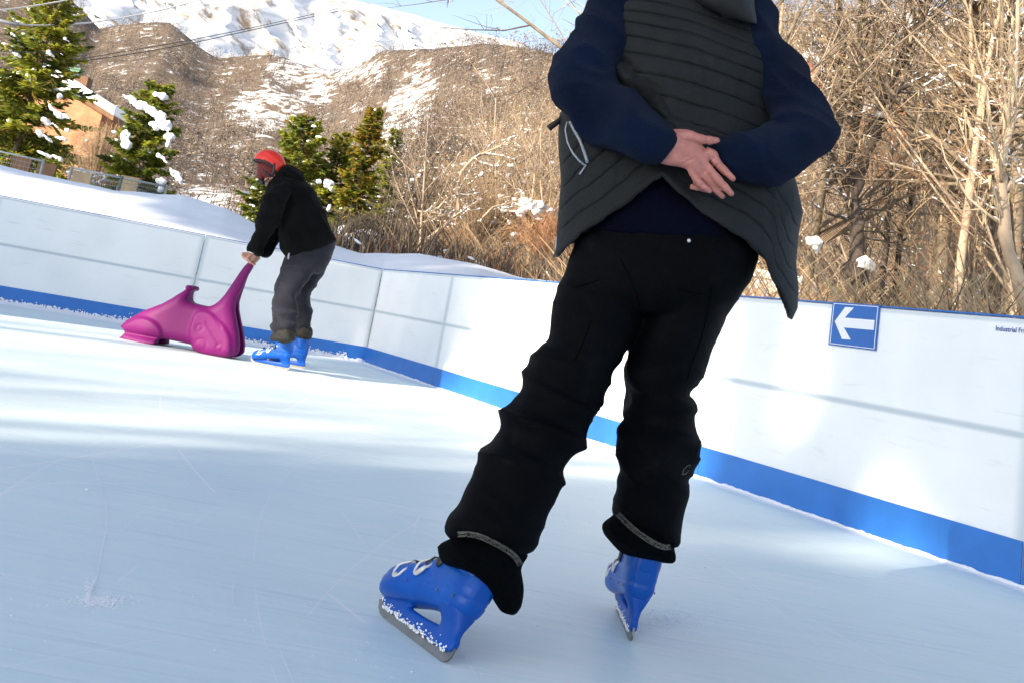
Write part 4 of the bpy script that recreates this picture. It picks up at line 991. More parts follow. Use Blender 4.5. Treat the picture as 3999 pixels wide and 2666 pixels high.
# ================================================================== PEOPLE
def skate_parts(parent, Mx, snow_seed=None):
    """rental ice skate, x from heel to toe, z up from the ice"""
    def fin(me, name, mat, par, smooth=True):
        me.transform(Mx); return link(name, me, mat, par, smooth)
    V = Vector
    b = MB()
    sx_ = [(.010, .105, .19, .016), (.018, .088, .205, .028), (.035, .080, .21, .036), (.07, .076, .215, .039), (.11, .072, .205, .039), (.15, .066, .175, .039), (.185, .058, .148, .041), (.22, .049, .130, .045), (.255, .041, .117, .047), (.285, .036, .104, .043), (.305, .034, .09, .033), (.316, .04, .075, .018)]
    b.loft(cat_secs([(V((x, 0, (zb + zt) / 2)), V((0, hw, 0)), V((0, 0, (zt - zb) / 2))) for x, zb, zt, hw in sx_], 3), 28, p=.72)
    b.loft([(V((.085, 0, .12)), V((.062, 0, 0)), V((0, .038, 0))), (V((.09, 0, .17)), V((.062, 0, 0)), V((0, .039, 0))), (V((.088, 0, .225)), V((.058, 0, 0)), V((0, .04, 0)))], 24, p=.85)
    me = fuse(b, .0038, 4)
    def groove(p):
        d1 = abs(p.z - (.072 + .40 * max(0, .30 - p.x) * .42)); d2 = abs(math.hypot(p.x - .138, p.z - .150) - .034) if p.x > .12 else abs(p.z - (.150 - .034 + .10 * (.12 - p.x)))
        o_ = -.0016 * math.exp(-(d1 / .0026) ** 2) + (.0012 if p.z < .072 + .168 * max(0, .30 - p.x) else 0)
        if p.z > .10 and abs(p.y) > .02: o_ -= .0016 * math.exp(-(d2 / .0024) ** 2)
        d3 = abs(p.x - .262); o_ -= .0012 * math.exp(-(d3 / .0026) ** 2) * (p.z > .075)
        return o_
    displace(me, groove)
    boot = fin(me, 'skate', M['boot_blue'], parent)
    # heel counter and cuff, laid over the shell
    b = MB()
    for (z, fx, bx, hw) in ((.148, .128, .003, .0425), (.17, .137, .006, .0435), (.20, .140, .010, .0435), (.235, .142, .014, .0435), (.262, .146, .018, .044)):
        pass
    cu = [(.128 + .006 * math.sin(k), z, fx, bx, hw) for k, (z, fx, bx, hw) in enumerate(((.150, .112, .012, .0395), (.165, .128, .008, .0425), (.205, .140, .010, .044), (.24, .144, .013, .0450), (.275, .148, .016, .046)))]
    b.loft([(V(((fx + bx) / 2, 0, z)), V(((fx - bx) / 2, 0, (fx - bx) * .09)), V((0, hw, 0))) for _, z, fx, bx, hw in cu], 30, p=.85)
    fin(b.mesh('cuff'), 'boot_cuff', M['boot_blue'], boot)
    # holder
    b = MB()
    b.loft(cat_secs([(V((x, 0, (zb + zt) / 2)), V((0, w_, 0)), V((0, 0, (zt - zb) / 2))) for x, zb, zt, w_ in ((.006, .022, .048, .008), (.03, .017, .054, .010), (.09, .016, .050, .009), (.16, .016, .046, .008), (.23, .016, .048, .009), (.285, .018, .060, .010), (.31, .028, .070, .009), (.322, .044, .068, .006))], 3), 12, p=.6)
    b.loft([(V((.255, 0, .038)), V((.034, 0, 0)), V((0, .009, 0))), (V((.25, 0, .052)), V((.05, 0, .004)), V((0, .014, 0))), (V((.245, 0, .066)), V((.062, 0, -.008)), V((0, .034, 0)))], 18, p=.7)
    b.loft([(V((.040, 0, .036)), V((.034, 0, 0)), V((0, .009, 0))), (V((.048, 0, .062)), V((.036, 0, 0)), V((0, .014, 0))), (V((.066, 0, .090)), V((.052, 0, -.004)), V((0, .032, 0)))], 18, p=.7)
    fin(fuse(b, .0035, 4), 'blade_holder', M['holder_blue'], boot)
    pr = [(.002, .032), (.0, .016), (.005, .007), (.014, .002), (.028, .0), (.15, -.0005), (.27, .0), (.292, .003), (.309, .010), (.321, .022), (.328, .038), (.327, .050), (.315, .050), (.30, .028)]
    b = MB(); n_ = len(pr)
    b.add([V((x, -.0022, z)) for x, z in pr] + [V((x, .0022, z)) for x, z in pr], [tuple(range(n_)), tuple(range(2 * n_ - 1, n_ - 1, -1))] + [(i, i + n_, (i + 1) % n_ + n_, (i + 1) % n_) for i in range(n_)])
    fin(b.mesh('blade'), 'blade', M['blade'], boot, False)
    # buckles, pivot discs
    for sd_ in (1, -1):
        for (x, z, an, L1, y_) in ((.243, .098, 1.0, .030, .043), (.182, .124, .95, .030, .0405)):
            b = MB(); pts = []
            for k in range(17):
                t = 2 * math.pi * k / 16; u = math.cos(t) * L1; v = math.sin(t) * .013
                lift = max(0, u) * .55
                pts.append(V((x - .3 * u + v, sd_ * (y_ - lift * .95 + .003), z + u * .75 + v * .18)))
            b.tube(pts, .0032, 6, cap=False); b.tube([pts[0], pts[8]], .004, 6)
            fin(b.mesh('buckle'), 'buckle', M['buckle'], boot)
            b = MB(); b.tube([V((x, sd_ * .038, z + .004)), V((x - .004, sd_ * .028, z + .022)), V((x - .006, 0, z + .032))], [.005, .006, .006], 6)
            fin(b.mesh('lever'), 'buckle_lever', M['black_plastic'], boot)
        for (x, z, y_) in ((.205, .082, .0455), (.045, .105, .0375), (.10, .098, .0400)):
            b = MB(); b.ball(V((x, sd_ * y_, z)), (.0026, .0016, .0026), None, 10, 6); fin(b.mesh('rivet'), 'rivet', M['blade'], boot)
        b = MB(); b.ball(V((.140, sd_ * .0405, .150)), (.012, .005, .016), None, 14, 8)
        fin(b.mesh('disc'), 'pivot_disc', M['black_plastic'], boot)
    if snow_seed is not None:
        r = random.Random(snow_seed); b = MB()
        for i in range(520):
            x = r.uniform(.02, .315); hgt = .015 + abs(r.gauss(0, .008)) * (.6 + .8 * abs(noise.noise(V((x * 40, snow_seed, 0)))) * 2)
            s_ = r.uniform(.0009, .0026); b.ball(V((x, r.choice((-1, 1)) * (.0085 + r.uniform(-.003, .0015)), hgt + (.012 if x > .29 else 0))), (s_ * 1.5, s_ * .7, s_), None, 5, 4)
        fin(b.mesh('snow'), 'stuck_snow', M['snow_clump'], boot)
    return boot
def skate_matrix(heel, toe, lean):
    h = (toe - heel); h.z = 0; h.normalize(); up = Vector((0, 0, 1)); left = up.cross(h)
    up2 = up * math.cos(lean) - left * math.sin(lean); l2 = up2.cross(h)
    m_ = Matrix((h, l2, up2)).transposed().to_4x4(); m_.translation = heel; return m_
def folds(A, f, fz, seed, sharp=1.0):
    def fn(p):
        q = Vector((p.x * f + p.z * f * .5, p.y * f, p.z * fz + p.x * fz * .25)) + Vector((seed, 0, 0))
        w_ = Vector((noise.noise(p * 5), noise.noise(p * 5 + Vector((9, 0, 0))), 0)) * .6
        r1_, r2_ = ridged(q + w_), ridged(q * 2.1 + w_)
        if sharp > 1: r1_ = max(0, .5 + .5 * r1_) ** sharp * 1.9 - .5; r2_ = max(0, .5 + .5 * r2_) ** sharp * 1.9 - .5
        return A * (r1_ * .7 + r2_ * .3 - .25)
    return fn

# ------------------------------------------------------------------ the big skater, seen from behind
man = empty('person', G(big(1235, 1500)))
tag(man, 'skater seen from behind in dark quilted vest and black trousers, hands clasped behind the back', 'person')
# trousers
LL = [((700, 130), (1150, 250), 2.46, .135), ((665, 250), (1112, 372), 2.45, .135), ((640, 430), (1040, 470), 2.43, .13), ((598, 462), (1000, 525), 2.42, .128), ((540, 575), (937, 640), 2.40, .122), ((515, 645), (892, 735), 2.39, .118), ((440, 760), (852, 850), 2.365, .115), ((385, 885), (806, 955), 2.34, .112),
      ((330, 960), (770, 1010), 2.325, .110), ((290, 1022), (738, 1062), 2.31, .108), ((250, 1100), (712, 1120), 2.30, .105), ((190, 1250), (665, 1272), 2.275, .10), ((133, 1385), (590, 1436), 2.255, .098), ((170, 1425), (570, 1485), 2.25, .088), ((230, 1450), (515, 1520), 2.245, .06)]
RLg = [((1150, 250), (1600, 215), 2.47, .135), ((1112, 365), (1540, 330), 2.47, .135), ((1088, 415), (1495, 435), 2.47, .13), ((1043, 540), (1445, 560), 2.48, .12), ((1025, 605), (1392, 655), 2.48, .115), ((1050, 680), (1350, 710), 2.49, .105), ((1055, 755), (1378, 768), 2.49, .105), ((1056, 850), (1366, 808), 2.50, .104),
       ((1020, 905), (1383, 900), 2.50, .106), ((1008, 1000), (1381, 985), 2.51, .106), ((1012, 1095), (1374, 1080), 2.515, .105), ((985, 1148), (1334, 1150), 2.52, .10), ((975, 1285), (1350, 1240), 2.53, .10), ((988, 1312), (1318, 1390), 2.535, .092), ((1010, 1340), (1290, 1468), 2.54, .07)]
PV = [((420, 880), (900, 960), 2.49, .11), ((340, 960), (980, 1040), 2.48, .135), ((255, 1050), (1025, 1120), 2.47, .148), ((190, 1130), (1036, 1200), 2.465, .152), ((138, 1270), (1010, 1310), 2.46, .155), ((90, 1360), (955, 1400), 2.46, .15), ((100, 1440), (900, 1480), 2.46, .12)]
b = MB()
b.loft(cat_secs([sec(c7(*q[0]), c7(*q[1]), q[2], q[3]) for q in LL], 4), 36, p=.92)
b.loft(cat_secs([sec(c7(*q[0]), c7(*q[1]), q[2], q[3]) for q in RLg], 4), 36, p=.92)
b.loft(cat_secs([sec(c3(*q[0]), c3(*q[1]), q[2], q[3]) for q in PV], 4), 40, p=.9)
me = fuse(b, .0075, 2)
f1 = folds(.021, 3.4, 10.5, 3, 2.4)
def tr(p):
    k = .22 + .78 * max(0, 1 - abs(p.z - .44) / .18) + .75 * max(0, 1 - p.z / .30)
    return f1(p) * k + noise.noise(p * 3.2) * .006
displace(me, tr)
trs = link('trousers', me, M['trousers'], man)
# seam and pocket stud at the seat, small logo on the calf
bv = BVHTree.FromPolygons([v.co for v in me.vertices], [tuple(p.vertices) for p in me.polygons])
def on(bvh, p, off=.002):
    r = ray(*p).normalized(); h = bvh.ray_cast(CAMPOS, r)
    return (h[0] - r * off) if h[0] else None
b = MB(); q = on(bv, c3(712, 1134)); b.ball(q, .0045, None, 10, 6); link('stud', b.mesh('stud'), M['buckle'], trs)
b = MB()
for pts in ([(1325, 1112), (1332, 1088), (1350, 1068), (1366, 1062), (1362, 1078)], [(1328, 1112), (1345, 1108), (1358, 1092)]):
    qq = [on(bv, c7(*k), .0015) for k in pts]; qq = [k for k in qq if k]
    if len(qq) > 1: b.tube(qq, .0010, 4)
if b.v: link('logo', b.mesh('logo'), M['strap_print'], trs)
b = MB()
for pts in ([(1010, 20), (1060, 110), (1100, 220), (1118, 330)], [(1480, 150), (1455, 300), (1420, 430), (1370, 560), (1350, 640)], [(860, 330), (820, 440), (760, 560)], [(1290, 160), (1380, 190), (1470, 200)], [(900, 120), (820, 150), (750, 160)]):
    qq = [on(bv, c7(pts[0][0] + (pts[-1][0] - pts[0][0]) * 0 + x, y), .0008) for x, y in [((1 - f) * pts[k][0] + f * pts[k + 1][0] - pts[0][0], (1 - f) * pts[k][1] + f * pts[k + 1][1]) for k in range(len(pts) - 1) for f in (0, .2, .4, .6, .8)]]
    qq = [k for k in qq if k]
    if len(qq) > 3: b.tube(qq, .0013, 4)
link('seam', b.mesh('seam'), M['cuff'], trs)
# turned down gaiter cuffs with printed elastic straps
def cuff(secs, cvt, name):
    b = MB(); b.loft(cat_secs([sec(cvt(*q[0]), cvt(*q[1]), q[2], q[3]) for q in secs], 4), 40, p=.9)
    me = fuse(b, .006, 3); displace(me, folds(.006, 9, 14, 6)); return link(name, me, M['cuff'], trs)
cuff([((900, 30), (1640, 300), 2.25, .075), ((885, 120), (1570, 400), 2.245, .085), ((700, 190), (1535, 470), 2.24, .092), ((675, 265), (1548, 560), 2.235, .098), ((740, 385), (1566, 640), 2.23, .098), ((930, 470), (1562, 730), 2.225, .088), ((1130, 590), (1545, 830), 2.215, .07), ((1270, 760), (1510, 905), 2.205, .05), ((1330, 900), (1475, 942), 2.20, .03)], lsk, 'trouser_cuff')
cuff([((300, 60), (900, 420), 2.54, .07), ((275, 150), (850, 470), 2.54, .078), ((158, 235), (862, 520), 2.54, .085), ((165, 330), (880, 580), 2.54, .085), ((250, 440), (870, 632), 2.545, .08), ((330, 530), (800, 640), 2.55, .06), ((400, 560), (700, 628), 2.55, .04)], rsk, 'trouser_cuff')
def strap(pts, cvt, w_px, Y, seed):
    """elastic band: a strip that lies on the cloth, with a lighter woven print"""
    bl = [o_ for o_ in trs.children if o_.name.startswith('trouser_cuff')]
    V_, F_ = [], []
    for o_ in [trs] + bl:
        k0 = len(V_); V_ += [v.co.copy() for v in o_.data.vertices]; F_ += [tuple(k0 + i for i in p.vertices) for p in o_.data.polygons]
    bb = BVHTree.FromPolygons(V_, F_)
    n_ = 60; ln = []
    for i in range(n_ + 1):
        s = i / n_ * (len(pts) - 1); k = min(int(s), len(pts) - 2); f = s - k
        a, b_, c, d = [Vector(pts[j]) for j in (max(k - 1, 0), k, k + 1, min(k + 2, len(pts) - 1))]
        ln.append(.5 * (2 * b_ + (c - a) * f + (2 * a - 5 * b_ + 4 * c - d) * f * f + (3 * b_ - a - 3 * c + d) * f ** 3))
    rows = []; last = None
    for i in range(n_ + 1):
        t = (ln[min(i + 1, n_)] - ln[max(i - 1, 0)]).normalized(); nn = Vector((-t.y, t.x)); r_ = []
        for j in range(7):
            q = ln[i] + nn * w_px * (j / 6 - .5); h = on(bb, cvt(q.x, q.y), .004)
            if h is None: h = P(cvt(q.x, q.y), Y)
            r_.append(h)
        rows.append(r_)
    for _ in range(3):
        rows = [[(rows[max(i - 1, 0)][j] + rows[i][j] * 2 + rows[min(i + 1, n_)][j]) / 4 for j in range(7)] for i in range(n_ + 1)]
    mb = MB(); v = [p for r in rows for p in r]
    fs = [(i * 7 + j, i * 7 + j + 1, (i + 1) * 7 + j + 1, (i + 1) * 7 + j) for i in range(n_) for j in range(6)]
    mb.add(v, fs); o_ = mb.build('ankle_strap', M['strap_black'], trs)
    sd_ = o_.modifiers.new('s', 'SOLIDIFY'); sd_.thickness = .002; sd_.offset = 0
    # print: two fine edge lines, blocky letters "ROSSI..." style strokes
    r = random.Random(seed); pr = MB()
    def pt(u, v_):
        i = min(int(u * n_), n_ - 1); f = u * n_ - i; j = min(int(v_ * 6), 5); g = v_ * 6 - j
        p0 = rows[i][j].lerp(rows[i + 1][j], f); p1 = rows[i][j + 1].lerp(rows[i + 1][j + 1], f); q = p0.lerp(p1, g)
        return q - (q - CAMPOS).normalized() * .0022
    for v_ in (.12, .24, .86):
        for k in range(40): 
            if r.random() < .9: pr.tube([pt(k / 40, v_), pt((k + 1) / 40, v_)], .0009, 4, cap=False)
    for v_ in (.42, .55, .70):
        for k in range(16):
            if r.random() < .6: pr.tube([pt(.2 + k / 40, v_), pt(.2 + (k + .7) / 40, v_)], .0008, 4, cap=False)
    glyph = {'O': [[(0, .1), (0, .9), (1, .9), (1, .1), (0, .1)]], 'S': [[(1, .85), (.2, .9), (0, .7), (1, .35), (.8, .1), (0, .15)]], 'R': [[(0, .1), (0, .9), (.9, .9), (.9, .55), (0, .5), (1, .1)]], 'E': [[(1, .1), (0, .1), (0, .9), (1, .9)], [(0, .5), (.8, .5)]], 'P': [[(0, .1), (0, .9), (1, .9), (1, .5), (0, .5)]]}
    u0 = .56
    for ch in 'ROSE':
        for st_ in glyph[ch]:
            pr.tube([pt(u0 + x * .075, .28 + (1 - y) * .5) for x, y in st_], .0011, 4)
        u0 += .10
    for st_ in glyph['O']: pr.tube([pt(.04 + x * .1, .3 + (1 - y) * .45) for x, y in st_], .0012, 4)
    link('strap_print', pr.mesh('print'), M['strap_print'], trs)
strap([(880, 95), (1000, 92), (1130, 120), (1280, 190), (1420, 270), (1500, 340), (1545, 420)], lsk, 64, 2.17, 1)
strap([(290, 135), (370, 220), (470, 310), (580, 390), (690, 455), (780, 485), (835, 478)], rsk, 62, 2.46, 2)

# skates
hl, tl_ = G(lsk(770, 1480)), G(lsk(118, 985))
skate_parts(man, skate_matrix(hl, tl_, math.radians(27)), 3)
hr = G(rsk(432, 1465)); tr_ = G(rsk(318, 1205))
skate_parts(man, skate_matrix(hr, tr_, math.radians(4)), 4)

# sweater under the vest, sleeves
b = MB()
b.loft(cat_secs([sec(c3(*a), c3(*c), Y, d) for a, c, Y, d in [((380, 500), (1000, 520), 2.50, .10), ((330, 760), (1010, 800), 2.49, .125), ((290, 940), (1030, 1000), 2.48, .15), ((240, 1040), (1030, 1100), 2.475, .160), ((215, 1085), (1010, 1135), 2.47, .158)]], 4), 40, p=.9)
me = fuse(b, .008, 4); displace(me, folds(.004, 6, 9, 12)); swt = link('sweater', me, M['sweater'], man)
def sleeve(secs):
    b = MB(); b.loft(cat_secs([sec(c3(*a), c3(*c), Y, d) for a, c, Y, d in secs], 5), 36, p=.95)
    me = fuse(b, .0065, 4)
    f_ = folds(.030, 5, 6, 20, 2.0)
    displace(me, lambda p: f_(p) * .65 + noise.noise(p * 6) * .006); return link('sleeve', me, M['fleece'], man)
sleeve([((300, -130), (520, -170), 2.50, .05), ((272, -60), (500, -80), 2.49, .07), ((238, 55), (470, 60), 2.48, .075), ((178, 135), (430, 170), 2.46, .072), ((122, 230), (390, 275), 2.44, .070), ((86, 335), (365, 350), 2.42, .068), ((84, 420), (385, 400), 2.40, .066), ((125, 510), (425, 425), 2.375, .064),
        ((235, 632), (478, 468), 2.335, .058), ((335, 702), (535, 520), 2.31, .052), ((450, 745), (588, 570), 2.295, .046), ((545, 768), (612, 622), 2.285, .040), ((570, 764), (622, 650), 2.283, .030)])
sleeve([((900, -60), (1000, -120), 2.50, .05), ((930, 60), (1080, 20), 2.50, .06), ((945, 215), (1128, 185), 2.48, .072), ((968, 330), (1205, 280), 2.465, .072), ((1010, 420), (1264, 352), 2.445, .070), ((1065, 510), (1322, 455), 2.42, .068), ((1100, 570), (1372, 570), 2.40, .066), ((1115, 590), (1384, 655), 2.38, .064),
        ((1085, 592), (1335, 722), 2.365, .060), ((1040, 612), (1232, 796), 2.350, .054), ((980, 645), (1110, 858), 2.340, .048), ((918, 668), (1005, 884), 2.333, .044), ((862, 684), (925, 868), 2.330, .040), ((840, 700), (890, 850), 2.330, .030)])

# vest: one sheet with thickness round the trunk, quilted, hem lifted by the hands
XLp = [(-260, 560), (-140, 420), (0, 322), (100, 326), (200, 331), (300, 322), (400, 250), (500, 140), (540, 112), (620, 106), (700, 106), (850, 119), (1000, 106), (1150, 95), (1215, 84), (1560, 84)]
XRp = [(-260, 900), (-140, 935), (0, 1002), (110, 1040), (220, 1132), (300, 1141), (400, 1136), (500, 1130), (600, 1150), (700, 1180), (820, 1196), (880, 1214), (1000, 1240), (1100, 1219), (1250, 1206), (1350, 1219), (1450, 1214), (1500, 1190), (1560, 1185)]
HM = [(60, 1225), (88, 1208), (195, 1108), (300, 1038), (420, 952), (545, 848), (590, 826), (640, 880), (700, 935), (780, 1008), (860, 1060), (960, 1112), (1040, 1186), (1085, 1240), (1110, 1318), (1150, 1392), (1186, 1500), (1230, 1500)]
QL = [-230, -170, -115, -60, -5, 50, 105, 170, 245, 335, 430, 525]
def vest_pt(th, s):
    a = math.sin(th); back = math.cos(th) >= 0
    v0 = -250; key = round(th, 4)
    def X(v): return interp(XLp, v) * (1 - (a + 1) / 2) + interp(XRp, v) * (a + 1) / 2
    if back and key in vest_pt.cache: v1 = vest_pt.cache[key]
    elif back:
        v1 = 500
        while v1 < 1500 and v1 < interp(HM, X(v1)): v1 += 4
        vest_pt.cache[key] = v1
    else:
        e = vest_pt.edge.get(a > 0, 1200); v1 = e * (1 - abs(math.cos(th)) ** .5) + 1120 * abs(math.cos(th)) ** .5
    v = v0 + (v1 - v0) * s
    x = X(v); D = interp([(-250, .07), (-100, .11), (200, .140), (500, .152), (800, .165), (1100, .19), (1500, .20)], v)
    Y = 2.505 - D * (math.copysign(abs(math.cos(th)) ** .8, math.cos(th)))
    dl = v1 - v; g = 0
    if back:
        qv = v - 220 * max(0, (x - 335) / 795) ** 1.8 + 7 * noise.noise(Vector((x * .006, v * .006, 2)))
        kk = sstep(600, 470, qv) if x < 900 else sstep(640, 540, qv)
        d1 = min(abs(qv - q_) for q_ in QL) / 17; d2 = min(abs(dl + 10 * noise.noise(Vector((x * .01, v * .01, 6))) - q_) for q_ in (0, 108, 212, 318, 424)) / 22
        g1 = 1 - math.exp(-(d1 * 2.3) ** 2); g2 = 1 - math.exp(-(d2 * 2.3) ** 2)
        g = (g1 * kk + g2 * (1 - kk)) * .0055
        g += .0020 * ridged(Vector((x * .017, v * .006, 1))) + .008 * noise.noise(Vector((x * .006, v * .005, 8)))
        # drag folds running from the left armpit to the hands
        fold = abs((v - 330) - .93 * (x - 380)); kf = sstep(140, 0, fold) * sstep(330, 400, x) * sstep(640, 560, x)
        g += .022 * kf * math.cos(fold * .045)
        # hem curls out by the hands
        g += .02 * sstep(90, 0, dl) * sstep(160, 40, abs(x - 620))
    return P(c3(x, v), Y - g)
vest_pt.edge = {True: 1490, False: 1208}; vest_pt.cache = {}
NC, NRr = 240, 290; rows = []
for j in range(NRr): rows.append([vest_pt(-math.pi + 2 * math.pi * i / NC, j / (NRr - 1)) for i in range(NC)])
mb = MB(); v = [p for r in rows for p in r]
mb.add(v, [(j * NC + i, j * NC + (i + 1) % NC, (j + 1) * NC + (i + 1) % NC, (j + 1) * NC + i) for j in range(NRr - 1) for i in range(NC)])
me = mb.mesh('vest'); bvv = BVHTree.FromPolygons([v_.co for v_ in me.vertices], [tuple(p.vertices) for p in me.polygons])
vest = link('vest', me, M['vest'], man)
so = vest.modifiers.new('s', 'SOLIDIFY'); so.thickness = .010; so.offset = 0
# hood lying on the neck
b = MB()
b.loft(cat_secs([sec(c3(*a), c3(*c), Y, d) for a, c, Y, d in [((640, -190), (1000, -230), 2.44, .10), ((700, -90), (1012, -110), 2.42, .10), ((748, 0), (1016, 0), 2.40, .085), ((815, 44), (1030, 70), 2.39, .06), ((890, 72), (1036, 118), 2.385, .035)]], 4), 30)
b.loft([sec(c3(*a), c3(*c), Y, d) for a, c, Y, d in [((800, -20), (960, -20), 2.37, .05), ((845, 50), (935, 40), 2.365, .035), ((880, 90), (905, 88), 2.37, .015)]], 16)
me = fuse(b, .007, 4); displace(me, folds(.010, 9, 9, 31)); link('hood', me, M['strap_black'], vest)
# zipped pocket piping and puller, strap tab at the waist
b = MB()
for pts, w_ in (([(346, 265), (330, 330), (348, 430), (388, 515), (440, 580), (492, 622)], .0026), ([(368, 265), (405, 335), (448, 410), (478, 490), (500, 560), (512, 600)], .0040)):
    qq = [on(bvv, vl(*k), .009) for k in pts]; qq = [k for k in qq if k]; b.tube(qq, w_, 6)
link('pocket_zip', b.mesh('zip'), M['zip'], vest)
b = MB(); qq = [on(bvv, vl(*k), .011) for k in [(500, 615), (470, 660), (448, 694)]]; b.tube([k for k in qq if k], [.002, .002, .0035], 5); link('zip_puller', b.mesh('puller'), M['zip'], vest)
b = MB(); b.tube([P(vl(*k), 2.47) for k in [(320, 200), (285, 250), (240, 285), (195, 318)]], [.006, .007, .008, .009], 6); link('waist_tab', b.mesh('tab'), M['strap_black'], vest)
b = MB(); b.tube([P(vl(*k), 2.47) for k in [(258, 1200), (254, 1290), (262, 1370)]], [.0028, .0028, .0035], 5); link('front_zip', b.mesh('zip2'), M['zip'], vest)

# body: trunk, neck, head, arms and hands in one surface
b = MB(); HYp = 2.272; s1 = HYp / FPX * .2551
def S3(a, c, Y, d): return sec(c3(*a), c3(*c), Y, d)
b.loft(cat_secs([S3((520, 1000), (860, 1020), 2.49, .07), S3((480, 500), (960, 520), 2.52, .08), S3((480, 100), (960, 140), 2.52, .08), S3((640, -120), (960, -130), 2.52, .07), S3((740, -200), (930, -210), 2.51, .055), S3((745, -300), (950, -310), 2.50, .055)], 4), 24)
hc = P(c3(880, -480), 2.49); b.ball(hc, (.078, .098, .118), Matrix.Rotation(-.15, 3, 'Y'), 24, 16)
for sx_ in (-.08, .08): b.ball(hc + Vector((sx_, 0, -.01)), (.012, .018, .03), None, 10, 8)
b.ball(hc + Vector((0, .10, -.02)), (.014, .02, .022), None, 10, 8)
hand = MB()
def hs(a, c, Y, d): return sec(hd(*a), hd(*c), Y, d)
hand.loft(cat_secs([hs((150, 640), (230, 300), 2.288, .020), hs((240, 650), (330, 360), 2.283, .021), hs((292, 735), (470, 232), 2.279, .022), hs((440, 776), (640, 214), 2.276, .023), hs((592, 798), (800, 248), 2.275, .021), hs((712, 842), (905, 400), 2.275, .018), hs((752, 930), (1010, 520), 2.275, .0145), hs((800, 975), (1100, 540), 2.276, .012), hs((850, 1000), (1150, 570), 2.277, .010)], 4), 30)
def finger(pts, rad, Ys, n=14):
    C = [P(hd(*p), y) for p, y in zip(pts, Ys)]; sc_ = [r_ * s1 * .94 for r_ in rad]
    C2, R2 = [], []
    for i in range(len(C) - 1):
        for j in range(5):
            f = j / 5; a, b_, c, d = C[max(i - 1, 0)], C[i], C[i + 1], C[min(i + 2, len(C) - 1)]
            C2.append(.5 * (2 * b_ + (c - a) * f + (2 * a - 5 * b_ + 4 * c - d) * f * f + (3 * b_ - a - 3 * c + d) * f ** 3)); R2.append((sc_[i] * (1 - f) + sc_[i + 1] * f) * (1 + .05 * math.cos(2 * math.pi * f)))
    C2.append(C[-1]); R2.append(sc_[-1])
    dr = (C2[-1] - C2[-2]).normalized(); C2 += [C2[-1] + dr * sc_[-1] * .55, C2[-1] + dr * sc_[-1] * .85]; R2 += [R2[-1] * .8, R2[-1] * .4]
    hand.tube(C2, R2, n)
finger([(1000, 560), (1110, 610), (1165, 720), (1290, 850), (1420, 975)], [90, 88, 80, 66, 52], [2.276, 2.277, 2.277, 2.275, 2.273])
finger([(980, 740), (1060, 840), (1180, 975), (1300, 1105), (1395, 1205)], [82, 78, 72, 66, 50], [2.274, 2.272, 2.268, 2.268, 2.270])
finger([(900, 850), (1000, 965), (1110, 1095), (1195, 1182), (1262, 1248)], [74, 70, 62, 57, 46], [2.276, 2.278, 2.281, 2.282, 2.283])
finger([(800, 880), (860, 985), (960, 1080), (1066, 1166)], [66, 64, 60, 44], [2.273, 2.269, 2.264, 2.264])
finger([(560, 350), (760, 330), (930, 372), (1070, 388), (1180, 388)], [120, 104, 80, 74, 50], [2.270, 2.264, 2.262, 2.262, 2.264])
b.add(hand.v, hand.f)
b.tube([P(c3(420, -60), 2.52), P(c3(330, 0), 2.49), P(c3(240, 400), 2.42), P(c3(400, 600), 2.33), P(hd(180, 470), 2.288)], [.03, .03, .028, .026, .024], 14)
b.tube([P(c3(960, -20), 2.53), P(c3(1010, 120), 2.52), P(c3(1090, 330), 2.475), P(c3(1225, 600), 2.40), P(c3(1030, 750), 2.340), P(c3(880, 775), 2.330)], [.028, .025, .022, .022, .022, .018], 14)
b.ball(P(hd(1000, 1040), 2.30), (.03, .012, .022), None, 12, 8); b.tube([P(hd(1000, 1080), 2.296), P(hd(880, 1115), 2.288), P(hd(765, 1095), 2.286)], [.009, .0075, .0062], 10)
me = fuse(b, .0022, 2)
creases = [[(470, 470), (600, 545), (780, 590), (880, 605), (960, 575)], [(650, 752), (780, 690), (880, 635), (930, 600)], [(700, 650), (820, 600), (930, 560)], [(880, 430), (930, 490), (1010, 530)], [(1050, 690), (1100, 640), (1180, 690)],
           [(960, 880), (1010, 850), (1050, 770)], [(790, 930), (850, 900), (930, 900)], [(1000, 960), (1090, 910)], [(1140, 800), (1220, 740)], [(1230, 1130), (1310, 1060)], [(930, 1100), (1010, 1040)], [(1000, 340), (1010, 450)], [(560, 240), (640, 480), (740, 560)]]
cw = [[P(hd(*p), 2.262) for p in c] for c in creases]
def crease(p):
    if p.y > 2.30 or p.y < 2.24 or p.z > 1.2: return 0
    d_ = 9
    for c in cw:
        for i in range(len(c) - 1):
            ab = c[i + 1] - c[i]; ab = Vector((ab.x, 0, ab.z)); ap = Vector((p.x - c[i].x, 0, p.z - c[i].z)); t = max(0, min(1, ap.dot(ab) / ab.length_squared)); d_ = min(d_, (ap - ab * t).length)
    return -.0016 * math.exp(-(d_ / .0019) ** 2)
displace(me, crease)
link('body', me, M['skin'], man)
b = MB(); b.ball(hc + Vector((0, -.012, .022)), (.088, .105, .112), Matrix.Rotation(-.15, 3, 'Y'), 24, 16); me = fuse(b, .008, 2); displace(me, folds(.008, 30, 8, 2)); link('hair', me, M['hair'], man)

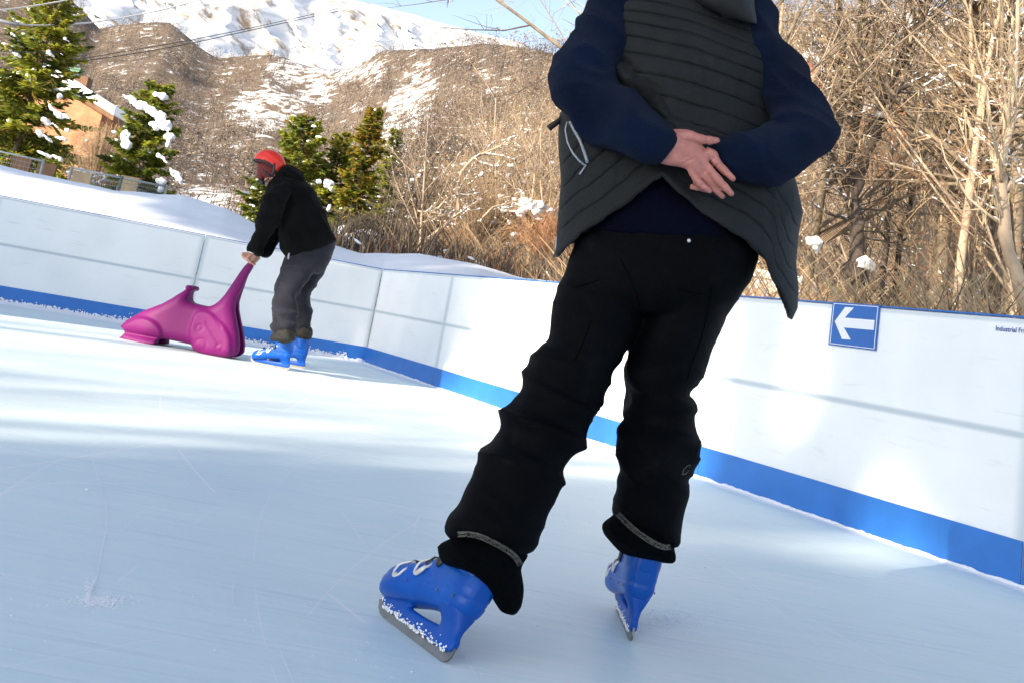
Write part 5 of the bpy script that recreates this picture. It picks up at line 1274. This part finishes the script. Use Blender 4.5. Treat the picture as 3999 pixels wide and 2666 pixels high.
# ------------------------------------------------------------------ the skater in the red helmet
kid = empty('person', G(k2l(640, 1385)))
tag(kid, 'skater in a red helmet, black jacket and grey trousers leaning over the purple skating aid', 'person')
def K(a, c, Y, d): return sec(k2(*a), k2(*c), Y, d)
def KL(a, c, Y, d): return sec(k2l(*a), k2l(*c), Y, d)
b = MB()
b.loft(cat_secs([K((720, 1330), (1270, 1160), 8.93, .17), K((655, 1400), (1283, 1200), 8.93, .21), K((630, 1480), (1278, 1290), 8.93, .22), KL((690, 0), (1330, -60), 8.92, .21), KL((668, 60), (1240, 60), 8.9, .18)], 3), 30)
b.loft(cat_secs([KL((690, -40), (1190, -40), 8.80, .12), KL((672, 60), (1120, 60), 8.77, .12), KL((640, 165), (1035, 195), 8.73, .115), KL((590, 290), (925, 340), 8.70, .105), KL((574, 390), (882, 405), 8.68, .10), KL((580, 465), (882, 480), 8.67, .098), KL((604, 540), (886, 540), 8.67, .095), KL((582, 605), (892, 615), 8.66, .095), KL((598, 720), (892, 705), 8.66, .095), KL((580, 815), (890, 800), 8.65, .09), KL((620, 850), (860, 850), 8.65, .06)], 3), 28)
b.loft(cat_secs([KL((1000, -40), (1310, -40), 9.04, .12), KL((980, 60), (1268, 70), 9.06, .115), KL((950, 200), (1190, 190), 9.08, .11), KL((905, 320), (1105, 330), 9.10, .10), KL((850, 400), (1062, 392), 9.11, .098), KL((850, 500), (1076, 500), 9.12, .098), KL((855, 620), (1082, 610), 9.12, .095), KL((860, 740), (1074, 705), 9.13, .095), KL((870, 800), (1062, 790), 9.13, .08)], 3), 28)
me = fuse(b, .014, 2); f2 = folds(.030, 3.4, 8, 41, 2.2)
displace(me, lambda p: f2(p) * (.25 + .75 * sstep(.85, .35, p.z))); kt = link('trousers', me, M['jeans'], kid)
def gaiter(secs):
    b = MB(); b.loft(cat_secs([KL(*s_) for s_ in secs], 4), 26); me = fuse(b, .011, 2); displace(me, folds(.02, 8, 10, 51)); link('trouser_cuff', me, M['olive'], kt)
gaiter([((620, 830), (880, 835), 8.655, .09), ((590, 870), (884, 880), 8.655, .10), ((552, 945), (882, 930), 8.65, .11), ((600, 975), (870, 960), 8.65, .10), ((680, 1005), (800, 990), 8.65, .06)])
gaiter([((880, 790), (1075, 795), 9.13, .09), ((880, 820), (1102, 830), 9.13, .105), ((885, 900), (1098, 925), 9.13, .105), ((920, 920), (1085, 948), 9.13, .08)])
hk, tk = G(k2l(800, 1380)), G(k2l(265, 1275))
def fit_len(h, t, L=.32): d = (t - h); d.z = 0; return h + d.normalized() * L
L_ = (tk - hk).length
s_ = Matrix.Scale(L_ / .325, 4)
skate_parts(kid, skate_matrix(hk, tk, 0) @ s_)
hk2 = G(k2l(1015, 1362)); skate_parts(kid, skate_matrix(hk2, hk2 + (tk - hk), 0) @ s_)
# jacket
b = MB()
b.loft(cat_secs([K((700, 1400), (1276, 1195), 8.93, .215), K((640, 1350), (1272, 1150), 8.93, .225), K((598, 1240), (1235, 1050), 8.93, .22), K((600, 1050), (1185, 930), 8.93, .21), K((560, 880), (1110, 790), 8.93, .21), K((480, 700), (1045, 660), 8.92, .215), K((450, 580), (985, 560), 8.91, .215), K((490, 480), (915, 480), 8.90, .18), K((540, 410), (860, 430), 8.90, .12), K((575, 370), (800, 390), 8.90, .08)], 3), 34)
b.loft(cat_secs([K((470, 520), (730, 500), 8.74, .08), K((425, 620), (720, 620), 8.70, .10), K((402, 720), (680, 730), 8.69, .10), K((388, 790), (640, 840), 8.70, .095), K((345, 880), (600, 940), 8.72, .092), K((312, 970), (545, 1050), 8.75, .088), K((300, 1065), (495, 1130), 8.78, .085), K((256, 1145), (450, 1200), 8.81, .085), K((226, 1225), (405, 1290), 8.84, .08), K((216, 1290), (372, 1368), 8.86, .07), K((240, 1320), (345, 1372), 8.87, .045)], 3), 26)
b.loft(cat_secs([K((520, 560), (740, 560), 9.10, .08), K((470, 760), (700, 800), 9.14, .09), K((450, 980), (640, 1010), 9.12, .088), K((440, 1110), (585, 1170), 9.08, .085), K((400, 1210), (560, 1260), 9.04, .08), K((340, 1290), (475, 1365), 9.0, .07), K((330, 1330), (420, 1380), 8.98, .05)], 3), 24)
me = fuse(b, .013, 3); f3 = folds(.026, 3.6, 4.5, 61, 2.0); displace(me, lambda p: f3(p) * .8 + noise.noise(p * 40) * .002); jk = link('jacket', me, M['jacket'], kid)
b = MB(); b.loft(cat_secs([K((548, 385), (640, 285), 8.9, .11), K((600, 420), (730, 275), 8.9, .14), K((680, 440), (800, 320), 8.9, .15), K((760, 450), (870, 380), 8.9, .14), K((830, 470), (902, 430), 8.9, .09)], 3), 24)
me = fuse(b, .012, 3); displace(me, folds(.018, 8, 8, 71)); link('hood', me, M['jacket'], jk)
b = MB(); b.tube([P(k2(*q), 8.70) for q in [(720, 1345), (712, 1380), (708, 1420)]], .008, 5); link('zip_puller', b.mesh('z'), M['zip'], jk)
# body: head and hands
b = MB(); px2 = .3189 * 8.9 / FPX
b.ball(P(k2(492, 330), 8.90), (120 * px2, 100 * px2, 140 * px2), Matrix.Rotation(.5, 3, 'Y'), 22, 16)
b.ball(P(k2(470, 466), 8.90), (58 * px2, 120 * px2, 44 * px2), None, 16, 10); b.ball(P(k2(442, 512), 8.90), (17 * px2, 20 * px2, 26 * px2), None, 12, 8)
b.tube([P(k2(500, 380), 8.9), P(k2(600, 470), 8.9), P(k2(760, 700), 8.92), P(k2(900, 1100), 8.93)], [.065, .07, .13, .13], 14)
def fist(c, Y, sc_):
    p = lambda u, v, dY=0: P(k2(c[0] + u * sc_, c[1] + v * sc_), Y + dY)
    q = px2 * sc_
    b.loft(cat_secs([sec(k2(c[0] + 25 * sc_, c[1] - 20 * sc_), k2(c[0] + 110 * sc_, c[1] + 30 * sc_), Y, 38 * q), sec(k2(c[0] - 50 * sc_, c[1] - 15 * sc_), k2(c[0] + 70 * sc_, c[1] + 80 * sc_), Y, 40 * q), sec(k2(c[0] - 80 * sc_, c[1] + 15 * sc_), k2(c[0] + 20 * sc_, c[1] + 110 * sc_), Y, 32 * q)], 3), 16)
    for k in range(4):
        o = k * 17
        b.tube([p(-60 + o * 1.5, -6 + o * 1.2, -.02), p(-78 + o * 1.35, 28 + o * 1.15, -.045), p(-40 + o * 1.3, 66 + o * 1.0, -.055), p(0 + o * .9, 70 + o * .8, -.035)], [17 * q, 17 * q, 16 * q, 12 * q], 10)
    b.tube([p(40, 10, -.03), p(-5, 40, -.05), p(-30, 62, -.06)], [17 * q, 16 * q, 12 * q], 10)
fist((222, 1350), 8.90, 1.0); fist((262, 1372), 9.0, 1.0)
me = fuse(b, .006, 3); link('body', me, M['skin_warm'], kid)
b = MB(); b.loft(cat_secs([K((212, 1322), (298, 1352), 8.875, .055), K((208, 1334), (290, 1362), 8.877, .055)], 2), 18, p=.9); link('wristband', b.mesh('wb'), M['buckle'], kid)
# knitted mask, glasses, helmet
Rh = Matrix.Rotation(.42, 3, 'Y'); hc2 = P(k2(476, 268), 8.90)
b = MB(); b.ball(P(k2(480, 320), 8.90), (158 * px2, 126 * px2, 150 * px2), Rh, 26, 18); b.ball(P(k2(385, 400), 8.90), (64 * px2, 100 * px2, 58 * px2), None, 16, 12); b.ball(P(k2(560, 370), 8.90), (90 * px2, 110 * px2, 70 * px2), None, 16, 12)
link('knit_mask', fuse(b, .007, 3), M['maroon'], kid)
b = MB(); b.tube([P(k2(376, 462), 8.82), P(k2(390, 482), 8.81), P(k2(418, 492), 8.815)], [.016, .022, .014], 8); b.tube([P(k2(372, 470), 8.83), P(k2(372, 478), 8.98)], .018, 8); b.tube([P(k2(415, 480), 8.80), P(k2(470, 430), 8.795)], .006, 6); link('glasses', b.mesh('gl'), M['black_plastic'], kid)
# helmet: a shell cut along the brim line, arched over the ear
v, f = [], []; nu, nv = 64, 26
for j in range(nv + 1):
    for i in range(nu):
        th = 2 * math.pi * i / nu
        # brim polar angle by direction: forward (-x) low, ear (+-y) arched up, back low
        fw = -math.cos(th); sd_ = abs(math.sin(th))
        br = 1.86 + .06 * fw - .46 * max(0, sd_ - .25) ** 1.2 * (1 - .55 * max(0, fw)) + (.10 if fw < -.5 else 0)
        ph = br * j / nv
        p = Vector((206 * px2 * math.sin(ph) * math.cos(th), 158 * px2 * math.sin(ph) * math.sin(th), 184 * px2 * math.cos(ph)))
        ridge = .006 * math.exp(-((ph - .95) / .12) ** 2) * (sd_ > .2)
        v.append(hc2 + Rh @ (p + p.normalized() * ridge))
for j in range(nv):
    for i in range(nu): f.append((j * nu + i, (j + 1) * nu + i, (j + 1) * nu + (i + 1) % nu, j * nu + (i + 1) % nu))
b = MB(); b.add(v, f); hm = b.build('helmet', M['helmet'], kid); so = hm.modifiers.new('s', 'SOLIDIFY'); so.thickness = .022; so.offset = -1
rim = MB(); rim.tube([Vector(x) for x in v[nv * nu:]] + [Vector(v[nv * nu])], .012, 6, cap=False); link('helmet_rim', rim.mesh('rim'), M['black_plastic'], hm)
b = MB()
for pts in ([(392, 320), (430, 360), (470, 395), (505, 415)], [(540, 245), (535, 310), (522, 370), (515, 415)]):
    b.tube([P(k2(*q), 8.725 + .02 * i / 3) for i, q in enumerate(pts)], .010, 5)
link('chin_strap', b.mesh('cs'), M['black_plastic'], hm)

# ------------------------------------------------------------------ purple skating aid
A_, B_ = G(ad(125, 1192)), G(ad(1690, 1482))
ax = (B_ - A_); ax.z = 0; ax.normalize(); nz_ = Vector((-ax.y, ax.x, 0))
def onpl(p):
    r = ray(*ad(*p)); t = (A_ - CAMPOS).dot(nz_) / r.dot(nz_); q = CAMPOS + r * t; return (q - A_).dot(ax), q.z
aid = empty('skating_aid', A_.lerp(B_, .5)); tag(aid, 'purple plastic animal shaped skating aid with a tall tail handle, pushed along the ice', 'skating aid')
TW = .165
main = [(120, 1020), (200, 938), (300, 880), (450, 800), (600, 745), (750, 690), (900, 605), (1000, 535), (1075, 475), (1082, 448), (1135, 432), (1196, 452), (1200, 480), (1152, 502), (1122, 570), (1112, 630), (1145, 672), (1250, 702), (1350, 722), (1440, 730), (1510, 705), (1580, 650), (1660, 550), (1750, 400), (1850, 240), (1930, 130), (1985, 80), (2030, 62), (2062, 80), (2040, 150), (1965, 275), (1905, 430), (1850, 560),
        (1812, 660), (1806, 780), (1830, 920), (1868, 1120), (1886, 1290), (1868, 1410), (1805, 1462), (1700, 1478), (1500, 1458), (1300, 1410), (1212, 1370), (1190, 1290), (1000, 1250), (850, 1220), (700, 1195), (225, 1112), (140, 1050)]
web = [q for q in main if not (q[0] > 1780 and q[1] > 560)]
k_ = [i for i, q in enumerate(web) if q == (1905, 430)][0]
web = web[:k_ + 1] + [(1800, 640), (1745, 780), (1740, 1000), (1760, 1380), (1700, 1440)] + [q for q in web[k_ + 1:] if q[0] <= 1700 and q != (1700, 1478)]
def slab(mb, poly, y0, y1):
    q = [onpl(p) for p in poly]; n = len(q); bm = bmesh.new()
    v0 = [bm.verts.new((x, y0, z)) for x, z in q]; v1 = [bm.verts.new((x, y1, z)) for x, z in q]
    f0 = bm.faces.new(v0); f1_ = bm.faces.new(v1[::-1])
    for i in range(n): bm.faces.new((v0[i], v1[i], v1[(i + 1) % n], v0[(i + 1) % n]))
    bmesh.ops.recalc_face_normals(bm, faces=bm.faces); bmesh.ops.triangulate(bm, faces=bm.faces)
    bm.verts.index_update(); mb.add([v.co.copy() for v in bm.verts], [tuple(v.index for v in f.verts) for f in bm.faces]); bm.free()
b = MB(); slab(b, main, -TW, -TW * .42); slab(b, main, TW * .42, TW); slab(b, web, -TW * .6, TW * .6)
for s_ in (-1, 1):
    fr = [(230, 1120), (120, 1192), (500, 1270), (695, 1288), (712, 1190)]
    slab(b, fr, s_ * TW, s_ * TW * .45)
me = fuse(b, .0085, 5)
c = coords(me); q1 = {k: onpl(k) for k in ((1500, 1200), (480, 1130), (1370, 1290), (1345, 1050), (1640, 1330))}
def dq(x, z, k, rx, rz): return math.sqrt(((x - q1[k][0]) / rx) ** 2 + ((z - q1[k][1]) / rz) ** 2)
new = np.array(c)
mq = np.array([onpl(p) for p in main]); ma, mb_ = mq, np.roll(mq, -1, 0)
def edge_d(x, z):
    ab = mb_ - ma; ap = np.array((x, z)) - ma; t = np.clip((ap * ab).sum(1) / (ab * ab).sum(1), 0, 1); return float(np.hypot(*(ap - ab * t[:, None]).T).min())
zlow = onpl((1440, 730))[1]; ztop = onpl((2030, 70))[1]; sg_u = .2679 * 9.05 / FPX
for i, (x, y, z) in enumerate(c):
    t = (z - zlow) / (ztop - zlow)
    T = .96 - .18 * sstep(-1.0, 0, t) - .56 * sstep(-.1, .75, t)
    T *= .62 + .38 * sstep(-.02, .30, x)
    if t > -.1 and x < onpl((1300, 700))[0]: T = min(T, .80 - .55 * sstep(0, .35, t)) if t > 0 else T
    s_ = 1 if y > 0 else -1; bulge = 0
    # front haunch and rear wheel arch stand out of the flank
    bulge += .030 * sstep(1.08, .92, dq(x, z, (480, 1130), 300 * sg_u, 215 * sg_u)) 
    u = (x - q1[(1500, 1200)][0]) / sg_u; w_ = -(z - q1[(1500, 1200)][1]) / sg_u
    arch = (abs((u + .10 * w_) / 330) ** 2.6 + abs((w_ - .58 * u) / 285) ** 2.6) ** (1 / 2.6)
    bulge += .022 * sstep(1.06, .94, arch)
    if arch < .98:
        for k, rr in (((1370, 1290), 78), ((1345, 1050), 42), ((1640, 1330), 46)):
            d_ = math.hypot(x - q1[k][0], z - q1[k][1]) / sg_u
            bulge -= .006 * math.exp(-((d_ - rr) / 12) ** 2)
        d_ = abs((w_ + 150) - .95 * (u + 60)) ; bulge -= .009 * math.exp(-(d_ / 16) ** 2) * (1 if -120 < u < 150 else 0)
        d_ = abs((w_ + 260) - .95 * (u - 20)) ; bulge -= .008 * math.exp(-(d_ / 16) ** 2) * (1 if -140 < u < 130 else 0)
    core = abs(y) / TW
    new[i, 1] = y * T * (.60 + .40 * math.sqrt(max(0, 1 - (1 - min(1, edge_d(x, z) / .085)) ** 2))) * 1.06 + s_ * bulge * sstep(.3, .8, core)
Rm = Matrix((ax, nz_, Vector((0, 0, 1)))).transposed().to_4x4(); Rm.translation = A_ + nz_ * (TW * .95)
setco(me, new)
bm = bmesh.new(); bm.from_mesh(me); bmesh.ops.smooth_vert(bm, verts=bm.verts, factor=.5, use_axis_x=True, use_axis_y=True, use_axis_z=True); bmesh.ops.smooth_vert(bm, verts=bm.verts, factor=.5, use_axis_x=True, use_axis_y=True, use_axis_z=True); bmesh.ops.smooth_vert(bm, verts=bm.verts, factor=.4, use_axis_x=True, use_axis_y=True, use_axis_z=True); bm.to_mesh(me); bm.free()
me.transform(Rm); link('shell', me, M['magenta'], aid)
b = MB(); g0, g1_ = onpl((1100, 448)), onpl((1195, 468))
for s_ in (-1, 1): b.tube([Rm @ Vector(((g0[0] + g1_[0]) / 2, 0, (g0[1] + g1_[1]) / 2)), Rm @ Vector(((g0[0] + g1_[0]) / 2, s_ * .12, (g0[1] + g1_[1]) / 2))], [.022, .020], 12)
link('front_grip', b.mesh('grip'), M['magenta'], aid)

# ---- tall trees and an added roofed block, unseen at the left rear: they throw the shade
def spot(u, D): return NU * u - DH * D
def caster(u, D, zc, rz_, ru, n, seed, name, label, leaf=.28, trunk=.2, cone=0):
    r = random.Random(seed); c = spot(u, D); root = empty(name, (c.x, c.y, 0)); tag(root, label, 'tree')
    mb = MB(); mb.tube([c, c + Vector((0, 0, zc * .6)), c + Vector((0, 0, zc + rz_ * .8))], [trunk, trunk * .8, trunk * .3], 8)
    for i in range(10):
        z = zc + r.uniform(-rz_, rz_) * .8; an = r.uniform(0, 6.28); mb.tube([c + Vector((0, 0, z - .5)), c + Vector((math.cos(an) * ru * .8, math.sin(an) * ru * .8, z + .4))], [.05, .02], 4)
    mb.build('trunk', M['bark'], root)
    lf = MB()
    while n > 0:
        p = Vector((r.uniform(-1, 1), r.uniform(-1, 1), r.uniform(-1, 1)))
        if p.x * p.x + p.y * p.y + p.z ** 4 > 1 or noise.noise(Vector((p.x * 2.2, p.y * 2.2, p.z * 3 + seed))) < -.28: continue
        n -= 1; q = c + Vector((p.x * ru * (1 - cone * max(0, p.z)), p.y * ru * (1 - cone * max(0, p.z)), zc + p.z * rz_)); d = Vector((r.gauss(0, 1), r.gauss(0, 1), r.gauss(0, .6))).normalized(); s_ = d.orthogonal().normalized() * leaf * .4
        lf.add([q - d * leaf, q + s_, q + d * leaf, q - s_], [(0, 1, 2, 3)], r.randrange(3))
    lf.build('crown', [M['needle_a'], M['needle_b'], M['needle_c']], root, False)
caster(-2.75, 28, 9.0, 4.0, .84, 6500, 1, 'cypress_tree', 'slim dark cypress outside the picture, behind the camera to the left', cone=.55)
caster(1.75, 30, 13.0, 5.6, 3.35, 30000, 2, 'cedar_tree', 'broad evergreen tree outside the picture, behind the camera')
caster(-1.6, 26, 9.9, 1.5, .62, 3000, 8, 'yew_tree', 'small evergreen outside the picture, between the cypress and the cedar')
caster(-1.45, 33, 16.5, 1.9, .72, 5500, 9, 'larch_tree', 'tall slim tree outside the picture, behind the small evergreen')
caster(-2.98, 29, 15.0, 2.2, .17, 800, 12, 'poplar_tree', 'thin poplar outside the picture, left one of two behind the cypress', trunk=.13)
caster(-2.36, 31, 15.4, 1.9, .15, 650, 13, 'poplar_tree', 'thin poplar outside the picture, right one of two behind the cypress', trunk=.09)
caster(-7.95, 30, 15.9, 1.9, 1.5, 2600, 3, 'pine_tree', 'tall thin pine with a small crown outside the picture', trunk=.14)
caster(-11.5, 31, 16.75, .75, 2.0, 1700, 4, 'pine_tree', 'flat crowned pine outside the picture nearest the added roofed block', trunk=.14)
caster(-15.3, 32, 17.1, .8, 2.2, 1900, 5, 'pine_tree', 'flat crowned pine outside the picture in the middle of its row', trunk=.14)
caster(-19.3, 31, 16.7, .8, 2.2, 1900, 6, 'pine_tree', 'flat crowned pine outside the picture at the far end of its row', trunk=.14)
b = Bare(71); b.branch(Vector((0, 0, 0)), Vector((0, 0, 1)), 17, .13, 0, 2, (12, 5, 4), up=.2, snow=0, lich=0)
o = b.make('bare_tree', (M['bark'], M['twig'])); o.location = spot(-4.95, 27); tag(o, 'tall bare tree outside the picture, standing alone behind the camera', 'tree')
b = Bare(72); b.branch(Vector((0, 0, 0)), Vector((0, 0, 1)), 16.5, .20, 0, 2, (13, 6, 4), up=.25, snow=0, wob=.12, lich=0)
o3_ = b.make('bare_tree', (M['bark'], M['twig'])); o3_.location = spot(-2.55, 30); o3_.rotation_euler = (0, 0, .6); tag(o3_, 'tall forking bare tree outside the picture, just behind the slim cypress', 'tree')
b = Bare(73); b.branch(Vector((0, 0, 0)), Vector((0.1, 0, 1)).normalized(), 16.5, .15, 0, 2, (13, 6, 4), up=.25, snow=0, wob=.14, lich=0)
o4_ = b.make('bare_tree', (M['bark'], M['twig'])); o4_.location = spot(-3.2, 27); tag(o4_, 'tall slender bare tree outside the picture, left of the slim cypress', 'tree')
o2 = copy_tree(o, spot(-6.1, 33), 2.0, .95); tag(o2, 'tall bare tree outside the picture, nearer the pines', 'tree')
lo = WC - DH * 12  # unseen block added here, its ridge shades the left boards up to their tops
root = empty('shade_block', lo + EL * 4.5); tag(root, 'long added block with a snowy roof, outside the picture to shade the left boards', 'shade block')
zr = 1.02 + 12 * math.tan(SUN_EL); nb_ = -NL
def LW(s, o_, z): return lo + EL * s + NL * o_ + Vector((0, 0, z))
b = MB(); vs = []
for s in (0, 9): vs += [LW(s, .12, zr - .10), LW(s, 3, zr - 2.2), LW(s, 3, 0), LW(s, .12, 0)]
b.add(vs, [(0, 1, 2, 3), (7, 6, 5, 4), (1, 5, 6, 2), (3, 7, 4, 0)]); b.build('wall', M['timber'], root, False)
b = MB(); b.add([LW(-.02, 0, zr), LW(-.02, 3.4, zr - 2.48), LW(9.3, 3.4, zr - 2.48), LW(9.3, 0, zr), LW(-.02, 0, zr - .09), LW(-.02, 3.4, zr - 2.57), LW(9.3, 3.4, zr - 2.57), LW(9.3, 0, zr - .09)], [(0, 1, 2, 3), (7, 6, 5, 4), (0, 3, 7, 4), (0, 4, 5, 1), (2, 6, 7, 3), (1, 5, 6, 2)]); b.build('roof', M['snow'], root, False)
